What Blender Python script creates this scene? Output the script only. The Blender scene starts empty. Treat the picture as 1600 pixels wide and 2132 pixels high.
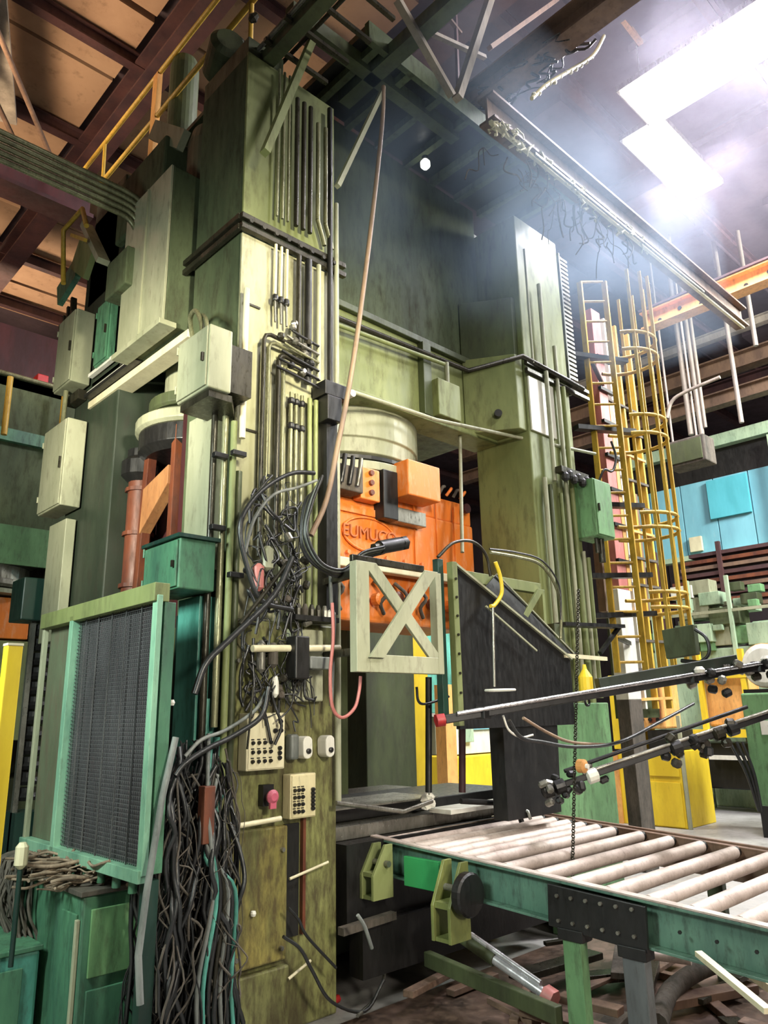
import bpy, bmesh, math, random
from mathutils import Vector, Matrix, noise
R = random.Random(7)
S = bpy.context.scene
COL = S.collection
V = Vector

# ---------------------------------------------------------------- camera
W0, H0, FPX = 1600, 2132, 1560.0
YAW, PITCH, ROLL = math.radians(46.3), math.radians(15.1), math.radians(1.15)
CAM = V((0, 0, 1.6))
fw = V((math.cos(YAW)*math.cos(PITCH), math.sin(YAW)*math.cos(PITCH), math.sin(PITCH)))
r0 = V((math.sin(YAW), -math.cos(YAW), 0)); u0 = r0.cross(fw)
rt = r0*math.cos(ROLL) - u0*math.sin(ROLL); up = u0*math.cos(ROLL) + r0*math.sin(ROLL)
cd = bpy.data.cameras.new('camera'); co = bpy.data.objects.new('camera', cd); COL.objects.link(co)
m3 = Matrix((rt, up, -fw)).transposed()
co.matrix_world = Matrix.Translation(CAM) @ m3.to_4x4()
cd.sensor_fit = 'VERTICAL'; cd.sensor_height = 36; cd.lens = FPX/H0*36
cd.clip_start = 0.05; cd.clip_end = 200
S.camera = co

def at(x, y, **k):
    """survey helper: point seen at photo pixel x, y on the world plane X=, Y= or Z="""
    d = fw*FPX + rt*(x-W0/2) - up*(y-H0/2)
    (a, v), = k.items(); i = 'XYZ'.index(a)
    return CAM + d*((v-CAM[i])/d[i])

# ---------------------------------------------------------------- world, lights, exposure
S.view_settings.view_transform = 'Standard'; S.view_settings.look = 'None'
S.view_settings.exposure = 0.0; S.view_settings.gamma = 1.0
S.view_settings.use_curve_mapping = False
wd = bpy.data.worlds.new('world'); S.world = wd; wd.use_nodes = True
wd.node_tree.nodes['Background'].inputs[0].default_value = (0.85, 0.85, 0.80, 1)
wd.node_tree.nodes['Background'].inputs[1].default_value = 0.08

def area(name, loc, target, power, sx, sy, col):
    l = bpy.data.lights.new(name, 'AREA'); l.energy = power; l.color = col
    l.shape = 'RECTANGLE'; l.size = sx; l.size_y = sy
    o = bpy.data.objects.new(name, l); COL.objects.link(o); o.location = loc
    o.rotation_euler = (V(target)-V(loc)).to_track_quat('-Z', 'Y').to_euler()
    return o
def spot(name, loc, target, power, deg, col, rad=0.25, blend=1.0):
    l = bpy.data.lights.new(name, 'SPOT'); l.energy = power; l.color = col; l.spot_size = math.radians(deg); l.spot_blend = blend
    l.shadow_soft_size = rad
    o = bpy.data.objects.new(name, l); COL.objects.link(o); o.location = loc
    o.rotation_euler = (V(target)-V(loc)).to_track_quat('-Z', 'Y').to_euler()
    return o
spot('bay_flood_or_fill', (1.6, -0.9, 4.3), (2.85, 3.7, 3.95), 2200, 36, (1.0, 0.92, 0.70), 0.3)
spot('bay_flood_or_fill', (-1.7, 2.6, 3.1), (2.1, 4.95, 3.6), 2100, 38, (1.0, 0.92, 0.72), 0.25)
spot('bay_flood_or_fill', (1.2, -1.5, 3.6), (4.2, 3.8, 2.7), 1100, 46, (1.0, 0.92, 0.78), 0.3)
area('hall_lamp_or_fill', (7.8, 1.9, 8.7), (6.4, 3.0, 0.5), 850, 0.8, 2.6, (0.95, 0.92, 1.0))
area('hall_lamp_or_fill', (9.3, 3.5, 8.75), (8.6, 3.6, 0), 380, 1.8, 0.5, (0.95, 0.90, 1.0))
area('hall_lamp_or_fill', (4.3, -1.6, 7.5), (4.0, 1.6, 0.8), 230, 1.0, 1.0, (1.0, 0.95, 0.88))
area('hall_lamp_or_fill', (0.3, 7.3, 6.9), (2.2, 8.8, 9.6), 330, 1.2, 1.2, (1.0, 0.76, 0.52))  # unseen upward fill added to brighten the roof panels
area('hall_lamp_or_fill', (12.0, -0.5, 8.0), (13.0, 6.0, 0.8), 1500, 2.0, 2.0, (0.97, 1.0, 0.95))  # unseen fill added for the far side beyond the ladder
area('hall_lamp_or_fill', (3.2, 14.0, 6.0), (2.6, 11.0, 9.6), 260, 1.2, 1.2, (1.0, 0.76, 0.52))  # second unseen upward fill, for the roof farther back
area('hall_lamp_or_fill', (-0.5, 3.2, 3.2), (1.8, 4.2, 1.0), 150, 0.7, 0.7, (0.86, 1.0, 0.93))  # unseen fill added to lift the floor cabinets and mesh screen
spot('bay_flood_or_fill', (1.5, -1.0, 2.9), (2.55, 3.7, 1.3), 700, 36, (1.0, 0.95, 0.78), 0.25)  # unseen fill added to brighten the lower column and its panels
spot('bay_flood_or_fill', (2.4, -1.6, 1.9), (4.2, 2.3, 0.2), 420, 60, (1.0, 0.90, 0.78), 0.3)  # unseen low fill added to brighten the debris under the conveyor
area('hall_lamp_or_fill', (8.2, 7.2, 5.5), (8.0, 8.8, 1.4), 260, 0.8, 0.8, (1.0, 1.0, 0.92))  # unseen fill added for the machines behind the press window

# ---------------------------------------------------------------- materials
def mat(name, c1, c2=None, rough=0.5, metal=0.0, scale=3.0, spots=None, amt=0.35, bump=0.15, streak=True, spec=0.5, grime=0.5):
    """worn paint: two paint tones by noise, rust / dirt patches and fine streaks"""
    m = bpy.data.materials.new(name); m.use_nodes = True
    nt = m.node_tree; N = nt.nodes; L = nt.links
    b = N['Principled BSDF']
    tc = N.new('ShaderNodeTexCoord'); mp = N.new('ShaderNodeMapping')
    geo = N.new('ShaderNodeNewGeometry')
    L.new(geo.outputs['Position'], mp.inputs[0])
    mp.inputs['Scale'].default_value = (1, 1, 0.3 if streak else 1)
    n1 = N.new('ShaderNodeTexNoise'); n1.inputs['Scale'].default_value = scale; n1.inputs['Detail'].default_value = 6
    n1.inputs['Roughness'].default_value = 0.65
    L.new(mp.outputs[0], n1.inputs['Vector'])
    r1 = N.new('ShaderNodeValToRGB'); L.new(n1.outputs['Fac'], r1.inputs[0])
    c2 = c2 or tuple(v*0.6 for v in c1)
    r1.color_ramp.elements[0].position = 0.36; r1.color_ramp.elements[0].color = (*c2, 1)
    r1.color_ramp.elements[1].position = 0.62; r1.color_ramp.elements[1].color = (*c1, 1)
    n2 = N.new('ShaderNodeTexNoise'); n2.inputs['Scale'].default_value = scale*6.5; n2.inputs['Detail'].default_value = 10
    n2.inputs['Roughness'].default_value = 0.7
    mp2 = N.new('ShaderNodeMapping'); mp2.inputs['Scale'].default_value = (1, 1, 0.28 if streak else 1)
    L.new(geo.outputs['Position'], mp2.inputs[0]); L.new(mp2.outputs[0], n2.inputs['Vector'])
    r2 = N.new('ShaderNodeValToRGB'); L.new(n2.outputs['Fac'], r2.inputs[0])
    r2.color_ramp.elements[0].position = 0.76-amt*0.7; r2.color_ramp.elements[0].color = (0, 0, 0, 1)
    r2.color_ramp.elements[1].position = 0.94-amt*0.6; r2.color_ramp.elements[1].color = (grime,)*3+(1,)
    mx = N.new('ShaderNodeMix'); mx.data_type = 'RGBA'
    L.new(r2.outputs[0], mx.inputs['Factor']); L.new(r1.outputs[0], mx.inputs['A'])
    mx.inputs['B'].default_value = (*(spots or (0.03, 0.022, 0.012)), 1)
    L.new(mx.outputs['Result'], b.inputs['Base Color'])
    b.inputs['Metallic'].default_value = metal
    b.inputs['Specular IOR Level'].default_value = spec
    mr = N.new('ShaderNodeMapRange'); L.new(n2.outputs['Fac'], mr.inputs[0])
    mr.inputs[1].default_value = 0.3; mr.inputs[2].default_value = 0.7
    mr.inputs[3].default_value = max(0.05, rough-0.12); mr.inputs[4].default_value = min(1, rough+0.18)
    L.new(mr.outputs[0], b.inputs['Roughness'])
    if bump:
        bp = N.new('ShaderNodeBump'); bp.inputs['Strength'].default_value = bump; bp.inputs['Distance'].default_value = 0.01
        L.new(n2.outputs['Fac'], bp.inputs['Height']); L.new(bp.outputs[0], b.inputs['Normal'])
    return m
def emis(name, c, s):
    m = bpy.data.materials.new(name); m.use_nodes = True
    b = m.node_tree.nodes['Principled BSDF']; b.inputs['Base Color'].default_value = (*c, 1)
    b.inputs['Emission Color'].default_value = (*c, 1); b.inputs['Emission Strength'].default_value = s
    return m

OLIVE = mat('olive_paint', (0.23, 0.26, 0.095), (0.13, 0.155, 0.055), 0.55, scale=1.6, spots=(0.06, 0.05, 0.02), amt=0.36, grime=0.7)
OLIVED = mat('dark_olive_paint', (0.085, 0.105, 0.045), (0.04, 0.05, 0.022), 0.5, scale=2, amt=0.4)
COLM = mat('lit_column_paint', (0.52, 0.50, 0.34), (0.30, 0.30, 0.17), 0.36, scale=1.4, spots=(0.07, 0.055, 0.025), amt=0.38, grime=0.75)  # base brightened so the column front carries its light in the colour
MOSS = mat('stained_column_paint', (0.27, 0.28, 0.10), (0.09, 0.085, 0.035), 0.42, scale=3.8, spots=(0.045, 0.03, 0.012), amt=0.52, grime=0.8)
MOSSY = mat('rust_washed_paint', (0.30, 0.25, 0.07), (0.12, 0.12, 0.045), 0.4, scale=4.5, spots=(0.05, 0.03, 0.012), amt=0.52, grime=0.8)
FRAMEG = mat('pale_frame_green', (0.24, 0.44, 0.29), (0.12, 0.26, 0.18), 0.42, scale=5, amt=0.3)
SMOOTH = mat('smooth_rod_steel', (0.72, 0.70, 0.72), (0.6, 0.58, 0.6), 0.22, 0.6, scale=2, amt=0.05, bump=0)
GREY = mat('grey_green_paint', (0.37, 0.37, 0.25), (0.25, 0.26, 0.165), 0.42, scale=2.5, amt=0.32, spots=(0.09, 0.08, 0.045), grime=0.7)
GREEN = mat('machine_green_paint', (0.09, 0.24, 0.13), (0.045, 0.12, 0.075), 0.42, scale=3, amt=0.38, spots=(0.02, 0.03, 0.02), grime=0.8)
GREENL = mat('light_green_paint', (0.17, 0.34, 0.15), (0.09, 0.19, 0.08), 0.45, scale=3, amt=0.36, grime=0.7)
BRIGHTG = mat('bright_green_paint', (0.03, 0.30, 0.09), (0.02, 0.2, 0.06), 0.45, scale=4, amt=0.25)
TEAL = mat('teal_paint', (0.11, 0.38, 0.30), (0.04, 0.15, 0.115), 0.4, scale=3, amt=0.35, grime=0.7)
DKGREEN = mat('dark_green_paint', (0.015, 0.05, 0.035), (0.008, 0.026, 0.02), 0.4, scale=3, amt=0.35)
ORANGE = mat('orange_paint', (0.80, 0.22, 0.03), (0.62, 0.15, 0.02), 0.42, scale=2.5, spots=(0.72, 0.42, 0.25), amt=0.36, grime=0.6)
RUSTO = mat('faded_orange_paint', (0.19, 0.055, 0.022), (0.075, 0.02, 0.012), 0.5, scale=4, amt=0.38)
MAROON = mat('maroon_paint', (0.07, 0.012, 0.014), (0.035, 0.008, 0.01), 0.55, scale=2, amt=0.3)
PINK = mat('faded_red_paint', (0.55, 0.20, 0.18), (0.36, 0.11, 0.09), 0.5, scale=4, amt=0.3)
RED = mat('red_paint', (0.42, 0.02, 0.02), None, 0.4, scale=5, amt=0.2)
PINKP = mat('pink_plastic', (0.60, 0.12, 0.18), None, 0.4, scale=6, amt=0.15)
YELLOW = mat('yellow_paint', (0.80, 0.58, 0.03), (0.62, 0.42, 0.02), 0.45, scale=3, amt=0.26, spots=(0.12, 0.08, 0.02))
YRAIL = mat('safety_yellow_steel', (0.62, 0.40, 0.05), (0.42, 0.25, 0.03), 0.5, scale=6, amt=0.36, spots=(0.1, 0.05, 0.02))
STEEL = mat('worn_steel', (0.36, 0.35, 0.30), (0.18, 0.17, 0.14), 0.32, 0.75, scale=6, amt=0.35)
ROLLER = mat('roller_steel', (0.62, 0.52, 0.46), (0.42, 0.34, 0.29), 0.5, 0.1, scale=6, spots=(0.15, 0.11, 0.09), amt=0.33, bump=0.2, streak=False)
CHROME = mat('bright_steel', (0.75, 0.75, 0.75), (0.5, 0.5, 0.5), 0.2, 0.95, scale=6, amt=0.15)
PIPE = mat('painted_pipe', (0.30, 0.30, 0.17), (0.13, 0.13, 0.07), 0.3, 0.35, scale=6, amt=0.4)
DPIPE = mat('oily_dark_pipe', (0.05, 0.045, 0.03), (0.02, 0.018, 0.012), 0.3, 0.4, scale=6, amt=0.35)
BLACK = mat('oily_black_steel', (0.018, 0.017, 0.016), (0.009, 0.009, 0.009), 0.38, 0.2, scale=5, amt=0.25)
RUBBER = mat('black_rubber', (0.016, 0.016, 0.016), (0.010, 0.010, 0.010), 0.35, 0, scale=8, amt=0.2, spec=0.7)
GREYHOSE = mat('grey_hose', (0.22, 0.23, 0.21), (0.10, 0.11, 0.10), 0.45, 0, scale=8, amt=0.3)
TANHOSE = mat('tan_hose', (0.27, 0.18, 0.11), (0.15, 0.10, 0.07), 0.5, 0, scale=8, amt=0.25)
BRAID = mat('dusty_cable', (0.11, 0.09, 0.07), (0.045, 0.04, 0.03), 0.8, 0, scale=9, amt=0.4)
CREAM = mat('cream_enamel', (0.72, 0.66, 0.44), (0.56, 0.50, 0.32), 0.45, scale=6, amt=0.26, spots=(0.3, 0.24, 0.12))
WHITE = mat('white_enamel', (0.8, 0.78, 0.68), (0.6, 0.58, 0.5), 0.4, scale=5, amt=0.2)
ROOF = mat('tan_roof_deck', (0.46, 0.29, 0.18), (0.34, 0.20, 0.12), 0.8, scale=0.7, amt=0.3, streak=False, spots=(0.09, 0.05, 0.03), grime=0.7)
ROOFD = mat('hazed_roof_deck', (0.085, 0.055, 0.065), (0.045, 0.03, 0.038), 0.8, scale=0.7, amt=0.3, streak=False)  # purple tint paints the haze between the lamps onto the deck
BEAMP = mat('purple_brown_steel', (0.075, 0.03, 0.028), (0.035, 0.015, 0.018), 0.6, scale=2, amt=0.3)
BEAMB = mat('rusty_brown_steel', (0.20, 0.12, 0.075), (0.11, 0.065, 0.045), 0.6, scale=3, amt=0.35)
TRUSS = mat('pale_truss_steel', (0.34, 0.29, 0.23), (0.2, 0.17, 0.14), 0.5, scale=4, amt=0.3)
CRANE = mat('crane_orange', (0.85, 0.45, 0.14), (0.6, 0.28, 0.08), 0.5, scale=4, amt=0.35, spots=(0.08, 0.04, 0.03))
BLUE = mat('blue_cladding', (0.20, 0.48, 0.56), (0.14, 0.34, 0.42), 0.5, scale=1.2, amt=0.25, spots=(0.4, 0.5, 0.5))
CYAN = mat('cyan_sheet', (0.10, 0.46, 0.54), (0.07, 0.36, 0.42), 0.5, scale=2, amt=0.2)
PALEG = mat('pale_green_paint', (0.42, 0.54, 0.36), (0.26, 0.36, 0.24), 0.5, scale=4, amt=0.35)
FLOORM = mat('concrete_floor', (0.40, 0.39, 0.37), (0.24, 0.23, 0.21), 0.42, scale=0.9, streak=False, amt=0.34, spots=(0.10, 0.085, 0.07))
PITM = mat('oily_pit_floor', (0.12, 0.075, 0.055), (0.03, 0.02, 0.015), 0.4, scale=3, streak=False, amt=0.4, spots=(0.25, 0.16, 0.11))
WALLM = mat('dim_wall_cladding', (0.10, 0.075, 0.085), (0.06, 0.045, 0.05), 0.8, scale=0.6, amt=0.3)
WOOD = mat('scrap_timber', (0.22, 0.135, 0.09), (0.09, 0.055, 0.035), 0.7, scale=6, amt=0.35, streak=False)
MESHM = mat('dark_mesh_backing', (0.12, 0.11, 0.115), (0.06, 0.056, 0.06), 0.6, scale=3, amt=0.35, spots=(0.11, 0.05, 0.05))
WIRE = mat('mesh_wire', (0.16, 0.16, 0.16), (0.09, 0.09, 0.09), 0.45, 0.4, scale=8, amt=0.3)
STRAW = mat('dusty_swarf', (0.30, 0.22, 0.15), (0.12, 0.085, 0.055), 0.8, scale=9, amt=0.4)
RUSTG = mat('rust_stained_tank', (0.13, 0.13, 0.075), (0.10, 0.055, 0.03), 0.5, scale=1.6, amt=0.35)
LAMP = emis('lamp_diffuser', (1.0, 0.97, 1.0), 14)
GLOW = emis('furnace_glow', (1.0, 0.55, 0.28), 1.6)

# ---------------------------------------------------------------- builders
WL = {}
def wloc(o): return WL.get(o.name, V((0, 0, 0)))
def frame(d):
    d = d.normalized(); h = V((0, 0, 1)) if abs(d.z) < 0.95 else V((1, 0, 0))
    s = d.cross(h).normalized(); return s, s.cross(d).normalized()
class M:
    def __init__(s): s.v = []; s.f = []; s.sm = []
    def add(s, vs, fs, sm=False):
        n = len(s.v); s.v += [V(p) for p in vs]; s.f += [tuple(i+n for i in f) for f in fs]; s.sm += [sm]*len(fs); return s
    def box(s, x0, x1, y0, y1, z0, z1):
        vs = [(x, y, z) for z in (z0, z1) for y in (y0, y1) for x in (x0, x1)]
        return s.add(vs, [(0, 2, 3, 1), (4, 5, 7, 6), (0, 1, 5, 4), (2, 6, 7, 3), (0, 4, 6, 2), (1, 3, 7, 5)])
    def bar(s, a, b, w, h=None, upv=None):
        a, b = V(a), V(b); h = h or w; d = (b-a).normalized()
        if upv: sd = d.cross(V(upv)).normalized(); u = sd.cross(d)
        else: sd, u = frame(d)
        vs = [p + sd*i*w/2 + u*j*h/2 for p in (a, b) for j in (-1, 1) for i in (-1, 1)]
        return s.add(vs, [(0, 2, 3, 1), (4, 5, 7, 6), (0, 1, 5, 4), (2, 6, 7, 3), (0, 4, 6, 2), (1, 3, 7, 5)])
    def ibeam(s, a, b, w, h, t=None):
        t = t or h*0.09; a, b = V(a), V(b); d = (b-a).normalized(); sd = d.cross(V((0, 0, 1))).normalized(); u = sd.cross(d)
        for k in (-1, 1): s.bar(a+u*k*(h-t)/2, b+u*k*(h-t)/2, w, t, upv=u)
        return s.bar(a, b, t, h-2*t, upv=u)
    def channel(s, a, b, w, h, side, t=None):
        t = t or 0.012; a, b = V(a), V(b); d = (b-a).normalized(); sd = d.cross(V((0, 0, 1))).normalized(); u = sd.cross(d)
        for k in (-1, 1): s.bar(a+u*k*(h-t)/2, b+u*k*(h-t)/2, w, t, upv=u)
        o = sd*side*(w-t)/2
        return s.bar(a+o, b+o, t, h-2*t, upv=u)
    def tube(s, pts, r, n=8, cap=True, smooth=0):
        pts = [V(p) for p in pts]
        if smooth: pts = spline(pts, smooth)
        k = len(pts); rings = []; t0 = (pts[1]-pts[0]).normalized(); u, _ = frame(t0)
        for i, p in enumerate(pts):
            t = (pts[min(i+1, k-1)]-pts[max(i-1, 0)]).normalized()
            u = (u - t*u.dot(t)).normalized(); w = t.cross(u)
            rr = r[i] if isinstance(r, (list, tuple)) else r
            rings.append([p + (u*math.cos(2*math.pi*j/n) + w*math.sin(2*math.pi*j/n))*rr for j in range(n)])
        vs = [q for g in rings for q in g]
        fs = [(i*n+j, i*n+(j+1) % n, (i+1)*n+(j+1) % n, (i+1)*n+j) for i in range(k-1) for j in range(n)]
        s.add(vs, fs, True)
        if cap:
            s.add(rings[0], [tuple(reversed(range(n)))]); s.add(rings[-1], [tuple(range(n))])
        return s
    def cyl(s, a, b, r, n=16): return s.tube([a, b], r, n)
    def lathe(s, c, prof, n=32, ax=V((0, 0, 1))):
        u, w = frame(ax); c = V(c); vs = []; fs = []; k = len(prof)
        for (r, h) in prof:
            for j in range(n):
                t = 2*math.pi*j/n; vs.append(c + ax*h + (u*math.cos(t)+w*math.sin(t))*r)
        for i in range(k-1):
            for j in range(n): fs.append((i*n+j, i*n+(j+1) % n, (i+1)*n+(j+1) % n, (i+1)*n+j))
        s.add(vs, fs, False); s.add(vs[:n], [tuple(reversed(range(n)))]); s.add(vs[-n:], [tuple(range(n))]); return s
    def prism(s, poly, d):
        poly = [V(p) for p in poly]; d = V(d); n = len(poly)
        fs = [tuple(range(n)), tuple(reversed(range(n, 2*n)))] + [(i, (i+1) % n+0, (i+1) % n+n, i+n) for i in range(n)]
        return s.add(poly+[p+d for p in poly], fs)
    def ring(s, c, r, tr, n=28, ax=V((0, 0, 1)), m=6, a0=0, a1=2*math.pi, h=None):
        u, w = frame(ax); c = V(c); full = abs(a1-a0-2*math.pi) < 1e-4
        pts = [c+(u*math.cos(a0+(a1-a0)*i/n)+w*math.sin(a0+(a1-a0)*i/n))*r for i in range(n+1)]
        return s.tube(pts, tr, m, cap=not full)
    def hexnut(s, c, ax, r, h): return s.tube([V(c), V(c)+V(ax).normalized()*h], r, 6)
    def build(s, name, m, parent=None, bevel=0, **props):
        lo = V([min(v[i] for v in s.v) for i in range(3)]); hi = V([max(v[i] for v in s.v) for i in range(3)])
        c = (lo+hi)/2; c.z = lo.z
        me = bpy.data.meshes.new(name); me.from_pydata([v-c for v in s.v], [], s.f)
        me.polygons.foreach_set('use_smooth', s.sm); me.validate(); me.materials.append(m)
        bm = bmesh.new(); bm.from_mesh(me); bmesh.ops.recalc_face_normals(bm, faces=bm.faces); bm.to_mesh(me); bm.free()
        o = bpy.data.objects.new(name, me); COL.objects.link(o); o.parent = parent
        o.location = c - (wloc(parent) if parent else V((0, 0, 0))); WL[o.name] = c
        if bevel:
            b = o.modifiers.new('edge', 'BEVEL'); b.width = bevel; b.segments = 2; b.limit_method = 'ANGLE'
        for k, v in props.items(): o[k] = v
        return o
def spline(P, k):
    out = []
    Q = [P[0]*2-P[1]] + P + [P[-1]*2-P[-2]]
    for i in range(1, len(Q)-2):
        a, b, c, d = Q[i-1:i+3]
        for j in range(k):
            t = j/k
            out.append(0.5*((2*b)+(c-a)*t+(2*a-5*b+4*c-d)*t*t+(3*b-a-3*c+d)*t**3))
    return out+[P[-1]]
def thing(name, label, cat, loc=(0, 0, 0), group=None):
    o = bpy.data.objects.new(name, None); COL.objects.link(o); o.location = loc; WL[o.name] = V(loc)
    o.empty_display_size = 0.1; o['label'] = label; o['category'] = cat
    if group: o['group'] = group
    return o
def tag(o, label, cat, group=None, kind=None):
    o['label'] = label; o['category'] = cat
    if group: o['group'] = group
    if kind: o['kind'] = kind
    return o
def dup(o, off=(0, 0, 0), parent=None):
    c = o.copy(); COL.objects.link(c); c.location = o.location + V(off)
    if parent: c.parent = parent
    WL[c.name] = wloc(o)+V(off)
    for ch in o.children: dup(ch, (0, 0, 0), c)
    return c
def bolts(parent, pts, ax, r, h, m, name='bolt'):
    first = None
    for p in pts:
        if first is None: first = M().hexnut(p, ax, r, h).build(name, m, parent); p0 = V(p)
        else: dup(first, V(p)-p0, parent)
def struct(o): o['kind'] = 'structure'; return o

# ================================================================ THE SETTING
struct(M().box(-8, 30, -8, 30, -0.3, 0.0).build('floor', FLOORM))
cl = struct(M().box(-8, 30, -8, 30, 9.76, 9.9).build('ceiling', ROOFD))
# roof deck panels hung between the purlins (each a sheet with a recessed joint), tan over the press bay
first = {}
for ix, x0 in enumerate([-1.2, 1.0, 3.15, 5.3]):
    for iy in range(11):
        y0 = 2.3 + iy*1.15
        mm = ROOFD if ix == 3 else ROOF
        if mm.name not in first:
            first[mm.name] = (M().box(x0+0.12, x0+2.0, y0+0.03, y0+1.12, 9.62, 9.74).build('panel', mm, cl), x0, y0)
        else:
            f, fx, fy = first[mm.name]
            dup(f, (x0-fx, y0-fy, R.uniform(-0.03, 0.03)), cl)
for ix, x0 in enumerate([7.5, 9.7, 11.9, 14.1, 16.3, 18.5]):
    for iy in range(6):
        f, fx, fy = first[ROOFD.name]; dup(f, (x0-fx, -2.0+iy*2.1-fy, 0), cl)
struct(M().box(24, 24.3, -8, 30, 0, 9.75).build('wall_east', WALLM))
struct(M().box(-8, 24, 26, 26.3, 0, 9.75).build('wall_north', WALLM))
struct(M().box(-8, -7.7, -8, 26, 0, 9.75).build('wall_west', WALLM))
struct(M().box(-7.7, 24, -8, -7.7, 0, 9.75).build('wall_south', WALLM))
wp = bpy.data.objects['wall_east']
for i in range(14):
    M().box(23.9, 24.0, -4+i*2.2, -1.9+i*2.2, 0.2, 9.6).build('cladding_sheet', WALLM, wp)

# purlins and roof girders (each its own thing)
grp = 'purlins under the roof deck'
p0 = M().ibeam((-1.5, 2.3, 9.45), (24, 2.3, 9.45), 0.12, 0.2).build('purlin', BEAMP)
tag(p0, 'dark steel purlin crossing under the tan roof panels', 'roof beam', grp)
for i in range(1, 10):
    o = dup(p0, (0, i*1.72, 0)); o['label'] = 'dark steel purlin, %s behind the one nearest the long lamp' % ['zeroth', 'first', 'second', 'third', 'fourth', 'fifth', 'sixth', 'seventh', 'eighth', 'ninth'][i]
for k, (x, w, lab) in enumerate([(0.75, 0.35, 'purple brown roof girder at the edge of the tan roof bay'),
                 (3.15, 0.30, 'dark roof girder directly above the yellow overhead railing'),
                 (5.35, 0.34, 'dark roof girder above the smoke over the press crown'),
                 (9.6, 0.3, 'dim roof girder beyond the two glaring ceiling lamps')]):
    tag(M().ibeam((x, -2, 9.2), (x, 20, 9.2), w, 0.4).build('roof_girder', BEAMP), lab, 'roof beam')
# conduits crossing below the roof, upper-left
g = 'thin conduits strung below the roof'
for k, (a, b) in enumerate([((-0.5, 5.2, 8.6), (2.3, 9.0, 8.6)), ((-0.2, 5.0, 8.6), (2.6, 8.8, 8.6))]):
    tag(M().cyl(a, b, 0.03).build('conduit', BEAMB), ['brown roof conduit crossing the tan panels', 'second brown roof conduit beside the first on the tan panels'][k], 'pipe', g)
tag(M().bar((0.55, 5.4, 8.9), (1.9, 8.9, 8.9), 0.5, 0.06).build('cable_tray', TRUSS), 'pale cable tray under the roof near the corner of the hall', 'cable tray')
tag(M().bar((1.05, 5.4, 8.7), (1.5, 8.4, 8.7), 0.2, 0.2).build('roof_duct', BEAMP), 'dark square duct beside the pale cable tray under the roof', 'duct')
# big maroon beam, left
tag(M().ibeam((0.6, 7.2, 7.0), (2.55, 7.2, 7.0), 0.3, 0.5).build('crane_beam', MAROON), 'maroon crane beam below the parallel bent pipes', 'beam')

# ---- lamps
lf = thing('high_bay_lamp', 'long glaring white ceiling lamp, the longer of the two', 'lamp', (7.85, 1.6, 8.8))
M().box(7.42, 8.30, -1.6, 3.45, 8.98, 9.06).build('housing', STEEL, lf); M().box(7.46, 8.26, -1.55, 3.42, 8.95, 8.98).build('diffuser', LAMP, lf)
for x, y in ((7.6, 3.2), (8.1, 3.2), (7.6, 0), (8.1, 0)): M().cyl((x, y, 9.06), (x, y, 9.62), 0.008, 6).build('hanger', STEEL, lf)
lf = thing('high_bay_lamp', 'shorter glaring ceiling lamp set crosswise nearer the crane beam', 'lamp', (9.15, 3.55, 8.8))
M().box(8.2, 10.1, 3.25, 3.85, 8.98, 9.06).build('housing', STEEL, lf); M().box(8.24, 10.06, 3.28, 3.82, 8.95, 8.98).build('diffuser', LAMP, lf)
for x in (8.5, 9.8): M().cyl((x, 3.5, 9.06), (x, 3.5, 9.62), 0.008, 6).build('hanger', STEEL, lf)

# ================================================================ THE PRESS
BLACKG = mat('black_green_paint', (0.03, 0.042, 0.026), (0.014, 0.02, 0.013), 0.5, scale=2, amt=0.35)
DARKS = mat('shaded_green_paint', (0.095, 0.12, 0.06), (0.05, 0.065, 0.035), 0.72, spec=0.25, scale=2, amt=0.4, grime=0.7)  # dark green; on column body, crown plate and duct it paints their shade
PX0, PX1, PXR0, PXR1 = 2.28, 3.05, 5.33, 6.05
PY0, PY1, PYB0, PYB1 = 3.66, 4.28, 5.42, 6.32
pr = thing('forging_press', 'huge olive green forging press with square columns and a recessed crown', 'press', (4.1, 5.0, 0))
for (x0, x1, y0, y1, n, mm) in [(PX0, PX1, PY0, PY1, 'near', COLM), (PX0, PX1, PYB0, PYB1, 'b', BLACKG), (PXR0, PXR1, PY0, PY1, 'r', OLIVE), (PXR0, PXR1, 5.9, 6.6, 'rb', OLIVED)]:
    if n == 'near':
        M().box(x0, x1, y0+0.02, y1, 2.14, 6.1).build('column', DARKS, pr, 0.012)  # body colour darkened to paint the shaded side of the column
        M().box(x0-0.004, x1, y0, y0+0.019, 2.14, 4.64).build('face_plate', mm, pr, 0.003, label='front plate painted pale for light')
        M().box(x0-0.004, x1, y0, y0+0.019, 4.78, 6.1).build('face_plate', OLIVE, pr, 0.003)  # upper front in darker olive, painting the dimmer light there
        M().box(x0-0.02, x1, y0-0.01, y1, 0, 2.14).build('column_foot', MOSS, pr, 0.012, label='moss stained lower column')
    elif n == 'r':
        M().box(x0, x1, y0, y1, 0, 6.3).build('column', mm, pr, 0.012)
        # lighter green thicker foot
        M().box(5.14, 6.0, 3.52, 3.655, 0, 1.66).build('column_foot', GREENL, pr, 0.01, label='light green boxed foot of the far column')
    else:
        M().box(x0, x1, y0, y1, 0, 6.1).build('column', mm, pr, 0.012)
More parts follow.
